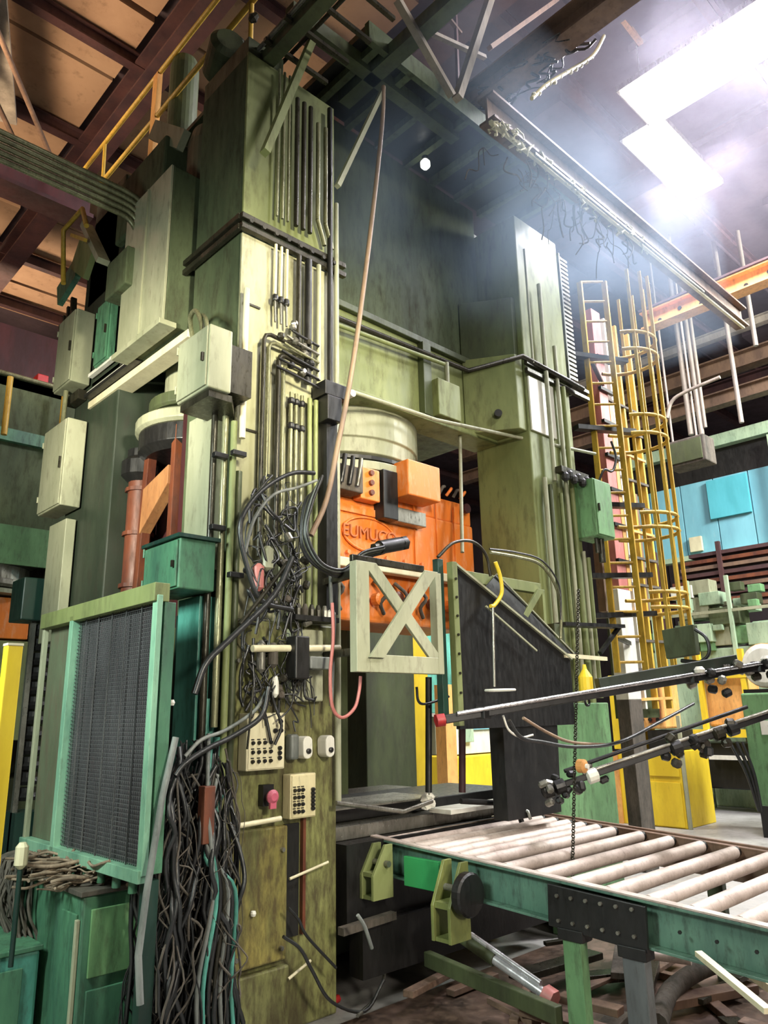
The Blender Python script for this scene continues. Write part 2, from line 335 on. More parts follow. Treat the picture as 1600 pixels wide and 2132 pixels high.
# crown: recessed plate, lower band, corner gussets
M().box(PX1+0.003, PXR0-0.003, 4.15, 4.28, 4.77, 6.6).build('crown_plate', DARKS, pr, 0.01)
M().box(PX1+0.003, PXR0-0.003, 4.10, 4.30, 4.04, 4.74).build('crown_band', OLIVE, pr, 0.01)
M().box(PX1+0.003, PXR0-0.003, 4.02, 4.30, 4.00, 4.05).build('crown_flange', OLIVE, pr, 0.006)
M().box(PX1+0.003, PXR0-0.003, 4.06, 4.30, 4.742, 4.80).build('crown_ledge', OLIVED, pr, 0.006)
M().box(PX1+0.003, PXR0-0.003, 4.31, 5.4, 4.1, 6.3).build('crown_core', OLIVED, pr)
# right gusset block (lower) and funnel plate (upper)
M().prism([(4.95, 4.09, 4.04), (5.21, 3.68, 4.04), (5.325, 3.68, 4.04), (5.325, 4.09, 4.04)], (0, 0, 0.73)).build('gusset', OLIVE, pr, 0.008)
M().prism([(5.0, 4.14, 4.78), (5.28, 3.72, 4.78), (5.325, 3.72, 4.78), (5.325, 4.14, 4.78)], (0, 0, 0.62)).build('gusset', OLIVED, pr, 0.008)
M().prism([(3.06, 4.09, 4.04), (3.06, 3.75, 4.04), (3.3, 4.09, 4.04)], (0, 0, 0.73)).build('gusset', OLIVE, pr, 0.008)
M().cyl((5.1, 3.83, 4.18), (5.06, 3.79, 4.18), 0.035).build('drain_hole', BLACK, pr)
# stiffener post between band and box
M().box(4.36, 4.46, 4.03, 4.10, 4.06, 4.74).build('stiffener', OLIVED, pr, 0.004)
M().box(4.46, 4.75, 3.96, 4.10, 4.06, 4.40).build('access_cover', OLIVE, pr, 0.008)
# upper crown cap over the columns
M().box(3.06, PXR1, 4.29, 5.6, 6.31, 6.5).build('crown_cap', OLIVED, pr, 0.02)
# side: horizontal beams
M().box(2.5, 3.0, PY1, PYB0, 4.42, 6.1).build('side_beam', OLIVED, pr, 0.01)
M().box(2.26, 2.40, PY1+0.01, PYB0+0.55, 4.14, 4.20).build('side_rail', CREAM, pr, 0.004, label='cream edge rail')
M().box(2.24, 2.40, PY1+0.5, PYB0+0.55, 4.24, 4.29).build('side_rail', WHITE, pr, 0.004)
M().box(2.20, 2.26, PY1+0.7, PYB0+0.5, 4.205, 4.235).build('side_rail', BLACK, pr, 0.002)
M().box(2.22, 2.26, PY1+1.0, PYB0+0.5, 4.40, 4.43).build('side_rail', WHITE, pr, 0.002)
M().box(2.28, 2.45, PY1+0.3, PYB0+0.55, 4.34, 4.38).build('side_rail', DPIPE, pr, 0.004)
# bolster, bed plates
M().box(3.06, 5.3, 4.3, 5.4, 0.05, 0.85).build('bed', OLIVED, pr, 0.01)
M().box(3.06, 5.3, 3.76, 5.6, 0.86, 0.94).build('bolster_plate', STEEL, pr, 0.006)
M().box(3.2, 5.1, 3.9, 4.6, 0.945, 1.02).build('die_shoe', BLACK, pr, 0.006)
# inner guide plates seen in the daylight opening
M().box(3.55, 3.95, 4.9, 5.05, 0.95, 2.5).build('guide_plate', BRAID, pr, 0.004)
M().box(4.0, 4.22, 4.9, 5.05, 0.95, 2.5).build('guide_plate', OLIVED, pr, 0.004)
M().box(3.06, 3.5, 5.1, 5.3, 0.95, 3.9).build('guide_plate', BLACK, pr, 0.004)
# pale vertical cover plates on the side face of the near column (own depth, lit cream)
M().box(2.16, 2.275, 3.74, 4.02, 2.42, 3.40).build('cover_plate', GREY, pr, 0.006)
M().box(2.18, 2.262, 6.0, 6.36, 2.2, 3.18).build('cover_plate', GREY, pr, 0.006)
M().box(2.2, 2.275, 6.05, 6.3, 4.25, 4.34).build('bracket', DPIPE, pr, 0.003)
M().box(2.12, 2.262, 3.72, 3.96, 1.25, 2.26).build('cover_plate', TEAL, pr, 0.004, label='teal painted cover plate')
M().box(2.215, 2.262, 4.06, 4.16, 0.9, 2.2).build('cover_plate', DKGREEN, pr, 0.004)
# weld seams / steel straps on the front column face
for z in (4.13, 3.28):
    M().box(2.3, 2.42, 3.645, 3.662, z, z+0.012).build('weld_seam', DPIPE, pr)
# far column: plate painting its lit pale patch, and clamp belt
M().box(5.35, 5.74, 3.640, 3.658, 4.05, 4.58).build('lit_patch_plate', WHITE, pr, 0.003, label='pale plate painted as a lit patch')
def belt(x0, x1, y, z):
    for dz in (0, 0.075): M().box(x0, x1, y-0.05, y-0.012, z+dz, z+dz+0.04).build('clamp_belt', DPIPE, pr, 0.004)
belt(2.24, 3.12, 3.66, 4.64); belt(5.3, 6.35, 3.66, 4.60)
bolts(pr, [(2.3+i*0.1, 3.61, 4.70) for i in range(8)], (0, -1, 0), 0.016, 0.02, DPIPE)
for dz in (0, 0.075): M().box(2.23, 2.262, 3.64, 4.4, 4.64+dz, 4.68+dz).build('clamp_belt', DPIPE, pr, 0.004)
# column cap brackets, dirty plates and nameplates on the lower column
M().box(2.30, 2.66, 3.60, 3.648, 0.36, 1.02).build('access_cover', MOSSY, pr, 0.01)
M().box(2.30, 2.68, 3.60, 3.648, 0.03, 0.33).build('access_cover', MOSS, pr, 0.01)
M().box(2.66, 2.90, 3.59, 3.648, 1.68, 2.10).build('access_cover', GREY, pr, 0.01, label='pale green cover plate')
M().box(2.72, 2.86, 3.62, 3.648, 1.72, 1.95).build('access_cover', GREENL, pr, 0.006)
M().tube([(2.31, 3.56, 1.055), (2.58, 3.56, 1.065)], 0.014).build('grab_rail', CREAM, pr)
M().tube([(2.24, 3.58, 0.70), (2.33, 3.58, 0.72)], 0.012).build('peg', CREAM, pr)
M().tube([(2.24, 3.58, 0.215), (2.36, 3.58, 0.22)], 0.008).build('peg', CREAM, pr)
M().tube([(2.66, 3.58, 0.75), (2.92, 3.57, 0.80)], 0.008).build('peg', CREAM, pr)
M().tube([(2.66, 3.58, 0.27), (2.8, 3.57, 0.33)], 0.008).build('peg', CREAM, pr)
M().lathe((2.43, 3.58, 0.62), [(0.012, -0.012), (0.016, 0), (0.012, 0.012)], 10).build('stud', WHITE, pr)
bolts(pr, [(2.3, 3.6, 1.9), (2.62, 3.6, 0.9), (2.34, 3.6, 0.9), (2.34, 3.6, 0.42), (2.62, 3.6, 0.42)], (0, -1, 0), 0.012, 0.02, STEEL)
M().box(2.66, 2.76, 3.63, 3.648, 0.45, 1.02).build('cable_slot', BLACK, pr)
M().box(2.78, 2.80, 3.62, 3.648, 0.45, 1.05).build('slot_lip', RUSTO, pr)

# ---- hydraulic drum above the ram (front) and side jack cylinder
dr = thing('hydraulic_cylinder', 'round cream ringed cylinder above the orange ram', 'cylinder', (3.95, 4.75, 3.2))
M().lathe((4.05, 4.78, 3.60), [(0.6, 0), (0.66, 0.02), (0.66, 0.14), (0.68, 0.15), (0.68, 0.47)], 48).build('barrel', GREY, dr, 0.006)
M().lathe((4.05, 4.78, 3.57), [(0.65, 0), (0.65, 0.03)], 40).build('gap_ring', BLACK, dr)  # black ring drawn for the dark gap between barrel and flange
M().lathe((4.05, 4.78, 3.46), [(0.5, 0), (0.67, 0.02), (0.67, 0.09), (0.6, 0.105)], 48).build('flange', GREY, dr, 0.006)
M().lathe((4.05, 4.78, 3.35), [(0.5, 0), (0.5, 0.11)], 32).build('piston', BLACK, dr)
dr = thing('side_cylinder', 'stepped dark ring cylinder in the side window of the press', 'cylinder', (2.75, 4.95, 3.5))
M().lathe((2.78, 4.98, 3.98), [(0.29, 0), (0.29, 0.44)], 32).build('barrel', GREY, dr, 0.005)
M().lathe((2.78, 4.98, 3.86), [(0.38, 0), (0.40, 0.02), (0.40, 0.1), (0.3, 0.11)], 32).build('collar', OLIVED, dr, 0.005)
M().lathe((2.78, 4.98, 3.69), [(0.46, 0), (0.49, 0.02), (0.49, 0.09), (0.46, 0.11)], 36).build('flange', GREY, dr, 0.005)
M().lathe((2.78, 4.98, 3.50), [(0.40, 0), (0.46, 0.05), (0.46, 0.18)], 36).build('gland', BLACK, dr, 0.005)

# ---- orange ram
ram = thing('press_ram', 'orange painted ram with an oval maker badge, hanging in the press window', 'press ram', (4.1, 4.5, 2.2))
RY = 4.2
M().box(3.30, 5.12, RY, 4.85, 2.72, 3.22).build('ram_body', ORANGE, ram, 0.02)
M().box(3.30, 4.1, RY, 4.85, 3.22, 3.33).build('ram_shoulder', ORANGE, ram, 0.015)
M().box(4.05, 5.12, RY+0.02, 4.85, 3.22, 3.42).build('ram_shoulder', ORANGE, ram, 0.015)
M().box(3.32, 5.05, RY+0.05, 4.8, 2.28, 2.70).build('die_holder', ORANGE, ram, 0.02)
M().box(3.28, 5.0, RY-0.07, RY+0.02, 2.66, 2.73).build('ledge', CREAM, ram, 0.008, label='pale worn ledge')
for x in (4.35, 4.62, 4.85): M().box(x, x+0.012, RY-0.012, RY-0.001, 2.75, 3.35).build('rib', ORANGE, ram)
M().box(3.32, 4.1, RY-0.018, RY-0.001, 3.10, 3.16).build('rib', ORANGE, ram, 0.004)
M().box(4.08, 4.46, 3.98, RY-0.002, 3.28, 3.58).build('junction_box', ORANGE, ram, 0.01)
M().box(3.9, 4.06, 4.08, RY-0.002, 3.08, 3.48).build('hose_well', BLACK, ram, 0.006)
M().box(4.06, 4.4, 4.10, RY-0.002, 3.08, 3.2).build('valve_block', STEEL, ram, 0.006)
M().box(3.34, 3.66, 4.05, RY-0.002, 3.22, 3.42).build('gear_guard', BRAID, ram, 0.01)
M().box(3.68, 3.88, 4.10, RY-0.002, 3.20, 3.46).build('manifold', ORANGE, ram, 0.008)
for x in (3.42, 3.5, 3.58): M().tube([(x, 4.03, 3.26), (x+0.01, 4.01, 3.38), (x+0.03, 4.02, 3.48)], 0.018, 8, smooth=3).build('grease_line', BLACK if x < 3.55 else STEEL, ram)
for z in (3.26, 3.34, 3.42): M().lathe((3.78, 4.10, z), [(0.022, 0), (0.022, 0.025)], 10, V((0, -1, 0))).build('valve_knob', RUSTO, ram)
for i in range(5): M().tube([(4.55+i*0.09, 4.16, 3.43), (4.56+i*0.09, 4.12, 3.47+0.02*(i % 2)), (4.6+i*0.09, 4.14, 3.50)], 0.014, 6).build('grease_line', BRAID if i % 2 else ORANGE, ram)
bolts(ram, [(3.4+i*0.2, RY-0.02, 2.78) for i in range(8)], (0, -1, 0), 0.018, 0.03, ORANGE)
M().lathe((5.0, RY-0.02, 3.36), [(0.045, 0), (0.045, 0.03)], 12, V((0, -1, 0))).build('port', MAROON, ram)
for i in range(7): M().lathe((3.5+i*0.21, RY+0.02, 2.5+0.06*math.sin(i*2)), [(0.05, 0), (0.05, 0.06), (0.03, 0.07)], 12, V((0, -1, 0))).build('clamp_nut', RUSTO if i % 2 else ORANGE, ram)
for i in range(5): M().tube([(3.45+i*0.22, RY-0.0, 2.6), (3.52+i*0.22, RY-0.07, 2.5), (3.48+i*0.22, RY-0.04, 2.42), (3.56+i*0.22, RY+0.01, 2.35)], 0.016, 6, smooth=3).build('grease_line', BRAID, ram)
# oval badge with lettering
pts = [V((3.84+0.27*math.cos(t), RY-0.014, 2.95+0.135*math.sin(t))) for t in [2*math.pi*i/36 for i in range(37)]]
bd = M().tube(pts, 0.010, 6, cap=False).build('badge_rim', ORANGE, ram)
M().prism([p+V((0, 0.006, 0)) for p in pts[:-1]], (0, 0.007, 0)).build('badge_plate', ORANGE, bd)
fc = bpy.data.curves.new('badge_text', 'FONT'); fc.body = 'EUMUCO'; fc.size = 0.135; fc.extrude = 0.008; fc.align_x = 'CENTER'; fc.align_y = 'CENTER'
ft = bpy.data.objects.new('badge_text', fc); COL.objects.link(ft)
dg = bpy.context.evaluated_depsgraph_get(); tm = bpy.data.meshes.new_from_object(ft.evaluated_get(dg)); bpy.data.objects.remove(ft)
tm.materials.clear(); tm.materials.append(mat('embossed_orange', (0.50, 0.14, 0.03), (0.4, 0.1, 0.02), 0.45))
to = bpy.data.objects.new('badge_lettering', tm); COL.objects.link(to); to.parent = bd
to.rotation_euler = (math.pi/2, 0, 0); to.location = V((3.84, RY-0.022, 2.95)) - wloc(bd)

# ---- side window: orange guide frame, red inner parts (its own thing)
sg = thing('slide_guide', 'rust orange slotted guide frame standing in the side window', 'guide frame', (2.7, 4.9, 0.9))
M().bar((2.45, 5.28, 0.9), (2.45, 5.12, 3.62), 0.07).build('guide_post', RUSTO, sg, 0.004)
M().bar((2.45, 4.72, 0.9), (2.45, 4.72, 3.66), 0.06).build('guide_post', RUSTO, sg, 0.004)
M().prism([(2.40, 5.14, 2.92), (2.40, 4.74, 3.22), (2.40, 4.74, 3.36), (2.40, 5.12, 3.26)], (0.09, 0, 0)).build('cross_plate', mat('tan_orange', (0.42, 0.20, 0.08), (0.3, 0.13, 0.05), 0.5, scale=5, amt=0.35), sg, 0.006)
M().bar((2.45, 5.12, 3.60), (2.45, 4.72, 3.66), 0.06).build('cross_bar', RUSTO, sg, 0.004)
M().box(2.62, 2.72, 4.6, 5.38, 0.9, 3.6).build('back_plate', MAROON, sg)
M().box(2.40, 2.58, 4.32, 4.56, 0.9, 3.7).build('side_column', MAROON, sg, 0.01)
M().tube([(2.5, 5.36, 0.9), (2.5, 5.36, 3.55)], 0.10, 14).build('spindle', RUSTO, sg)
for z in (2.55, 2.95, 3.3): M().lathe((2.5, 5.36, z), [(0.12, 0), (0.12, 0.03)], 16).build('collar', RUSTO, sg)
M().lathe((2.5, 5.36, 3.38), [(0.10, 0), (0.16, 0.05), (0.16, 0.16), (0.12, 0.2), (0.12, 0.26)], 18).build('screw_head', BLACK, sg)

# ================================================================ cabinets & boxes on the press
def cabinet(name, label, cat, x0, x1, y0, y1, z0, z1, m, group=None, door='-X', knob=True):
    t = thing(name, label, cat, ((x0+x1)/2, (y0+y1)/2, z0), group)
    M().box(x0, x1, y0, y1, z0, z1).build('body', m, t, 0.008)
    if door == '-X':
        d = M().box(x0-0.012, x0-0.001, y0+0.012, y1-0.012, z0+0.012, z1-0.012).build('door', m, t, 0.003)
        M().box(x0-0.028, x0-0.012, y0+0.03, y0+0.045, z0+(z1-z0)*0.42, z0+(z1-z0)*0.55).build('handle', DPIPE, d)
        for k in (0.15, 0.8): M().cyl((x0-0.015, y1-0.008, z0+(z1-z0)*k), (x0-0.015, y1-0.008, z0+(z1-z0)*k+0.05), 0.007, 8).build('hinge', m, d)
    else:
        d = M().box(x0+0.012, x1-0.012, y0-0.012, y0-0.001, z0+0.012, z1-0.012).build('door', m, t, 0.003)
        M().box(x0+0.03, x0+0.045, y0-0.028, y0-0.012, z0+(z1-z0)*0.42, z0+(z1-z0)*0.55).build('handle', DPIPE, d)
    return t
t = cabinet('switch_cabinet', 'cream grey switch box with a looped conduit on top', 'electrical box', 1.95, 2.10, 3.44, 3.79, 3.38, 3.77, GREY)
M().tube([(2.06, 3.72, 3.77), (2.06, 3.74, 3.93), (2.08, 3.86, 4.08), (2.12, 4.0, 4.10), (2.2, 4.1, 4.02), (2.28, 4.15, 3.93)], 0.016, 8, smooth=5).build('conduit', PIPE, t)
M().tube([(2.06, 3.66, 3.77), (2.06, 3.68, 3.92), (2.09, 3.78, 4.02), (2.12, 3.86, 4.05)], 0.012, 8, smooth=5).build('conduit', PIPE, t)
M().box(2.102, 2.275, 3.5, 3.75, 3.42, 3.72).build('mounting_bracket', DPIPE, t)
M().prism([(1.97, 3.46, 3.375), (2.12, 3.46, 3.375), (2.25, 3.64, 3.375), (2.25, 3.8, 3.375), (1.97, 3.78, 3.375)], (0, 0, -0.04)).build('drip_tray', DPIPE, t)
t = cabinet('terminal_cabinet', 'cream terminal cabinet high on the back column', 'electrical box', 2.1, 2.262, 5.98, 6.36, 4.36, 5.04, GREY)
M().box(2.1, 2.27, 6.1, 6.13, 5.05, 5.07).build('cable_gland', DPIPE, t)
t = cabinet('terminal_cabinet', 'cream terminal cabinet lower on the back column, above the mesh screen', 'electrical box', 2.1, 2.262, 5.95, 6.44, 3.27, 4.02, GREY)
M().cyl((2.15, 6.2, 4.03), (2.15, 6.2, 4.35), 0.02).build('conduit', PIPE, t)
# large duct on the side of the crown
dt = thing('side_duct', 'tall cream fronted sheet metal duct with shade darkened body on the side of the crown', 'duct', (2.3, 4.7, 4.2))
M().box(2.12, 2.49, 4.36, 5.08, 4.22, 5.5).build('duct_body', DARKS, dt, 0.008)  # body painted dark for the shade on the side facing the column
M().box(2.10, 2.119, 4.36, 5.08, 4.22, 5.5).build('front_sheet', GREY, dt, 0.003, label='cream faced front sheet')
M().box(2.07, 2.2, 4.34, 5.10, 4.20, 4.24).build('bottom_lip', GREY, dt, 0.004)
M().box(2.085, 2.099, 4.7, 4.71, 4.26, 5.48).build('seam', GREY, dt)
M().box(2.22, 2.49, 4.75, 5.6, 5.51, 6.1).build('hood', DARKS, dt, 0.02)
cabinet('green_cabinet', 'narrow green panel between duct and the upper terminal cabinet', 'electrical box', 2.2, 2.262, 5.5, 5.76, 4.42, 4.98, GREEN)
t = cabinet('junction_box', 'dark green junction box above the mesh screen', 'electrical box', 1.93, 2.15, 3.62, 4.02, 2.27, 2.55, GREEN)
M().box(1.91, 2.17, 3.60, 4.04, 2.55, 2.57).build('lid', DKGREEN, t)
M().box(2.15, 2.275, 3.75, 3.9, 2.3, 2.5).build('mounting_bracket', DKGREEN, t)
t = cabinet('junction_box', 'light green junction box with cable tail on the far column', 'electrical box', 5.92, 6.22, 3.42, 3.66, 3.12, 3.66, GREENL, door='-Y')
M().cyl((6.03, 3.5, 2.98), (6.03, 3.5, 3.118), 0.02).build('cable_gland', DPIPE, t)
M().cyl((6.1, 3.5, 2.9), (6.1, 3.5, 3.118), 0.03).build('cable_gland', DPIPE, t)
M().tube([(6.15, 3.5, 3.66), (6.2, 3.45, 3.8), (6.3, 3.42, 3.8), (6.36, 3.4, 3.95), (6.3, 3.4, 4.1)], 0.012, 6, smooth=5).build('cable_tail', RUBBER, t)

# ---- tanks and bends above the side of the press
tk = thing('accumulator_tank', 'rust streaked olive accumulator tank leaning over the side of the press', 'tank', (2.7, 5.15, 5.7))
M().lathe((2.52, 4.52, 5.1), [(0.18, 0), (0.2, 0.05), (0.2, 0.85), (0.17, 0.98), (0.1, 1.06), (0.04, 1.09)], 28).build('shell', RUSTG, tk)
M().lathe((2.52, 4.52, 5.3), [(0.21, 0), (0.21, 0.04)], 28).build('band', OLIVED, tk)
tk = thing('accumulator_tank', 'slim green upright tank behind the orange railing post', 'tank', (3.0, 5.9, 6.1))
M().lathe((2.62, 5.3, 6.1), [(0.12, 0), (0.13, 0.05), (0.13, 1.3), (0.11, 1.4), (0.05, 1.44)], 24).build('shell', OLIVED, tk)
M().lathe((2.62, 5.3, 6.5), [(0.14, 0), (0.14, 0.04)], 24).build('band', GREEN, tk)
vt = thing('vent_housing', 'olive vent housing at the top rear corner of the press', 'vent', (2.5, 5.9, 5.1))
M().box(2.28, 2.9, 5.62, 6.25, 5.2, 6.3).build('housing', OLIVED, vt, 0.02)
M().bar((2.15, 6.25, 5.72), (2.15, 5.9, 5.45), 0.05, 0.28).build('flap', OLIVE, vt)
M().bar((2.18, 6.7, 5.5), (2.18, 6.3, 5.62), 0.05, 0.22).build('flap', GREEN, vt)
for i in range(4): M().bar((2.2, 6.38+i*0.08, 5.35-i*0.06), (2.2, 6.34+i*0.08, 5.08-i*0.02), 0.03, 0.05).build('louvre', DPIPE, vt)
# five parallel conduits that bend down at the press
ORD = ['first', 'second', 'third', 'fourth', 'fifth', 'sixth', 'seventh', 'eighth', 'ninth', 'tenth']
cy = 4.95; cz = at(250, 430, Y=cy).z - 0.06; cx0 = at(255, 400, Y=cy).x
for k in range(5):
    rb = 0.14+0.055*k; zz = cz+0.055*k
    pts = [(-1.6, cy, zz), (cx0, cy, zz)] + [(cx0+rb*math.sin(a), cy, zz-rb+rb*math.cos(a)) for a in [math.pi/2*i/6 for i in range(1, 7)]] + [(cx0+rb, cy, cz-0.28)]
    o = tag(M().tube(pts, 0.021, 8).build('bent_conduit', PIPE), '%s conduit, counted from the lowest, of five bending down at the press side' % ORD[k], 'pipe', 'five bent conduits entering the press side')
M_ = M().box(cx0+0.05, cx0+0.45, cy-0.06, cy+0.3, cz-0.6, cz-0.28).build('conduit_box', DARKS, None, 0.01)
tag(M_, 'green box that swallows the five bent conduits', 'electrical box')
# yellow overhead railing
yr = thing('guard_railing', 'yellow guard railing of the platform above the press side', 'railing', (2.5, 5.5, 6.4))
M().tube([(2.5, 3.2, 7.5), (2.5, 7.4, 7.5)], 0.024, 8).build('top_rail', YRAIL, yr)
M().tube([(2.5, 3.2, 7.0), (2.5, 6.8, 7.0)], 0.024, 8).build('mid_rail', YRAIL, yr)
M().bar((2.5, 5.6, 6.4), (2.5, 5.6, 7.5), 0.09, 0.05).build('post', CRANE, yr)
M().tube([(2.5, 6.75, 7.0), (2.5, 6.78, 7.5)], 0.018).build('post', YRAIL, yr)
M().tube([(2.5, 4.0, 6.5), (2.5, 4.0, 7.5)], 0.02).build('post', YRAIL, yr)
M().box(2.52, 2.62, 3.0, 6.9, 6.45, 6.49).build('platform_edge', OLIVED, yr)
yr = thing('guard_railing', 'small orange handrail loop below the bent conduits', 'railing', (2.0, 7.0, 5.9))
M().tube([at(132, 590, X=2.0), at(132, 480, X=2.0), at(172, 435, X=2.0), at(180, 470, X=2.0)], 0.022, 8).build('rail', YRAIL, yr)
M().bar(at(150, 490, X=2.0), at(178, 500, X=2.0), 0.03).build('rail', YRAIL, yr)
M().bar(at(180, 470, X=2.1), at(215, 545, X=2.1), 0.10, 0.05).build('brace', GREY, yr)

# ================================================================ pipes on the front face
def vpipe(xs, z0, z1, r, m, lab, group, y=3.60, n='pipe', labs=None):
    out = None
    for i, x in enumerate(xs):
        o = M().tube([(x, y, z0), (x, y, z1)], r, 8).build(n, m); tag(o, labs[i] if labs else lab, 'pipe', group); out = o
    return out
vpipe([2.50, 2.545, 2.59], 4.84, 6.05, 0.010, PIPE, 'thin olive tube on the upper front column above the clamp belt', 'thin tubes above the belt')
vpipe([2.66, 2.72, 2.78], 4.84, 5.9, 0.017, DPIPE, 'dark tube on the upper front column above the clamp belt', 'dark tubes above the belt', labs=['dark tube next to the thin olive tubes above the clamp belt', 'middle of three dark tubes above the clamp belt', 'dark tube nearest the jogging tubes above the clamp belt'])
vpipe([2.85, 2.92], 4.98, 5.8, 0.016, PIPE, 'olive tube that jogs toward the column edge above the belt', 'jogging tubes above the belt')
for x in (2.85, 2.92):
    o = M().tube([(x, 3.6, 4.98), (x+0.05, 3.6, 4.84), (x+0.06, 3.6, 4.80)], 0.016, 8).build('offset_bend', PIPE)
    tag(o, 'short offset bend joining a jogging tube to the belt', 'pipe', 'offset bends above the belt')
vpipe([2.50, 2.545, 2.59], 4.22, 4.62, 0.010, CREAM, 'thin cream tube between clamp belt and black ferrules', 'thin cream tubes below the belt')
vpipe([2.69], 3.9, 4.62, 0.018, DPIPE, 'thinner of the two black pipes below the clamp belt', None)
vpipe([2.77], 3.7, 4.62, 0.026, BLACK, 'thick black pipe below the clamp belt beside the grey one', None)
vpipe([2.86], 3.75, 4.62, 0.017, GREY, 'grey pipe below the clamp belt, beside the thick black pipe', None)
vpipe([2.96], 3.72, 6.0, 0.020, BLACK, 'long black pipe running the full upper column edge', None)
vpipe([3.02], 3.7, 5.2, 0.017, GREY, 'pale pipe on the very edge of the upper column', None)
for x in (2.50, 2.545, 2.59):
    tag(M().lathe((x, 3.6, 4.2), [(0.018, 0), (0.022, 0.01), (0.022, 0.035), (0.015, 0.045)], 10).build('ferrule', BLACK), 'black ferrule on a thin cream tube', 'pipe fitting', 'ferrules on the cream tubes')
    tag(M().tube([(x, 3.6, 4.2), (x+0.005, 3.6, 4.05)], 0.008, 6).build('tube_tail', STEEL), 'short steel tail below a black ferrule', 'pipe', 'tails under the ferrules')
# valve cluster
vc = thing('valve_cluster', 'cluster of small black and steel valves half way up the front column', 'valve', (2.65, 3.58, 3.8))
for i in range(16):
    x = 2.49+0.33*R.random(); z = 3.74+0.34*R.random()
    if x < 2.6 and z < 3.9: continue
    b = M().lathe((x, 3.56+0.03*R.random(), z), [(0.016, -0.02), (0.024, -0.01), (0.024, 0.012), (0.012, 0.02)], 8, V((R.uniform(-1, 1), R.uniform(-0.3, 0.3), R.uniform(-1, 1))).normalized()).build('valve', R.choice([BLACK, STEEL, DPIPE]), vc)
for i in range(6):
    z = 3.70+0.06*i; M().tube([(2.5+0.02*i, 3.57, z+0.03), (2.66, 3.56, z), (2.84, 3.57, z-0.02)], 0.009, 6, smooth=3).build('tube', R.choice([BLACK, STEEL, PIPE]), vc)
# U-bends
def ubend(x, xr, ztop, zbot, r, m, lab, y=3.59):
    pts = [(x, y, zbot), (x, y, ztop-0.05), (x+0.015, y, ztop-0.015), (x+0.05, y, ztop), (xr, y, ztop-0.02)]
    tag(M().tube(pts, r, 8, smooth=0).build('bent_pipe', m), lab, 'pipe')
ubend(2.415, 2.75, 3.94, 2.5, 0.014, DPIPE, 'outermost dark pipe hooking over at the valve cluster')
ubend(2.46, 2.78, 3.90, 2.2, 0.013, PIPE, 'second hooked pipe, olive, just inside the outermost one', 3.60)
ubend(2.53, 2.80, 3.83, 2.6, 0.018, DPIPE, 'third hooked pipe, dark, wide bend under the valve cluster')
ubend(2.575, 2.82, 3.78, 2.3, 0.014, PIPE, 'innermost hooked olive pipe under the valve cluster', 3.60)
vpipe([2.64, 2.68, 2.725], 2.15, 3.6, 0.013, PIPE, 'olive tube in the row with three black ferrules', 'tubes with ferrules at mid column')
vpipe([2.79, 2.84], 2.15, 3.6, 0.016, OLIVE, 'green pipe at mid column beside the black gap', 'green pipes at mid column')
for x in (2.64, 2.68, 2.725):
    for z in (3.35, 3.52):
        tag(M().lathe((x, 3.6, z), [(0.018, 0), (0.024, 0.01), (0.024, 0.03), (0.018, 0.04)], 10).build('ferrule', BLACK), 'black ferrule on a mid column olive tube', 'pipe fitting', 'ferrules on the mid column tubes')
tag(M().box(2.90, 2.99, 3.56, 3.65, 2.2, 3.75).build('cable_trough', BLACK), 'black vertical cable trough on the column edge', 'cable tray')
tag(M().tube([(3.02, 3.6, 1.1), (3.02, 3.6, 3.7)], 0.020, 8).build('edge_pipe', GREY), 'pale pipe on the lower column edge beside the cable trough', 'pipe')
lim = thing('limit_switch', 'black limit switch bracket with pale roller at the column edge', 'switch', (2.95, 3.55, 3.6))
M().box(2.84, 3.04, 3.50, 3.64, 3.62, 3.72).build('bracket', BLACK, lim, 0.004); M().box(2.86, 2.98, 3.5, 3.6, 3.45, 3.62).build('switch_body', BLACK, lim, 0.004)
M().lathe((3.08, 3.5, 3.69), [(0.025, 0), (0.025, 0.05)], 12, V((0, 1, 0))).build('roller', WHITE, lim)
# long pipes on the side/front corner of the near column
for i, (x, y, z0, z1, m) in enumerate([(2.24, 3.62, 1.3, 3.3, OLIVE), (2.205, 3.66, 1.55, 3.35, PIPE), (2.285, 3.6, 3.2, 4.2, CREAM), (2.29, 3.63, 1.2, 3.0, OLIVED), (2.15, 3.69, 1.4, 3.36, DPIPE)]):
    tag(M().tube([(x, y, z0), (x, y, z1)], 0.020, 8).build('corner_pipe', m),
        ['olive pipe down the near corner of the column', 'painted pipe just behind the corner pipe, under the switch box', 'thin cream pipe beside the switch box', 'dark olive pipe hugging the column corner', 'dark pipe dropping from the switch box drip tray'][i], 'pipe')
for (x, y, z) in ((2.15, 3.62, 3.05), (2.24, 3.57, 3.07), (2.15, 3.62, 2.62), (2.24, 3.56, 2.35)):
    tag(M().box(x-0.04, x+0.05, y-0.02, y+0.02, z, z+0.03).build('pipe_clamp', BLACK, None, 0.003), 'small black pipe clamp on the corner pipes', 'clamp', 'black clamps on the corner pipes')
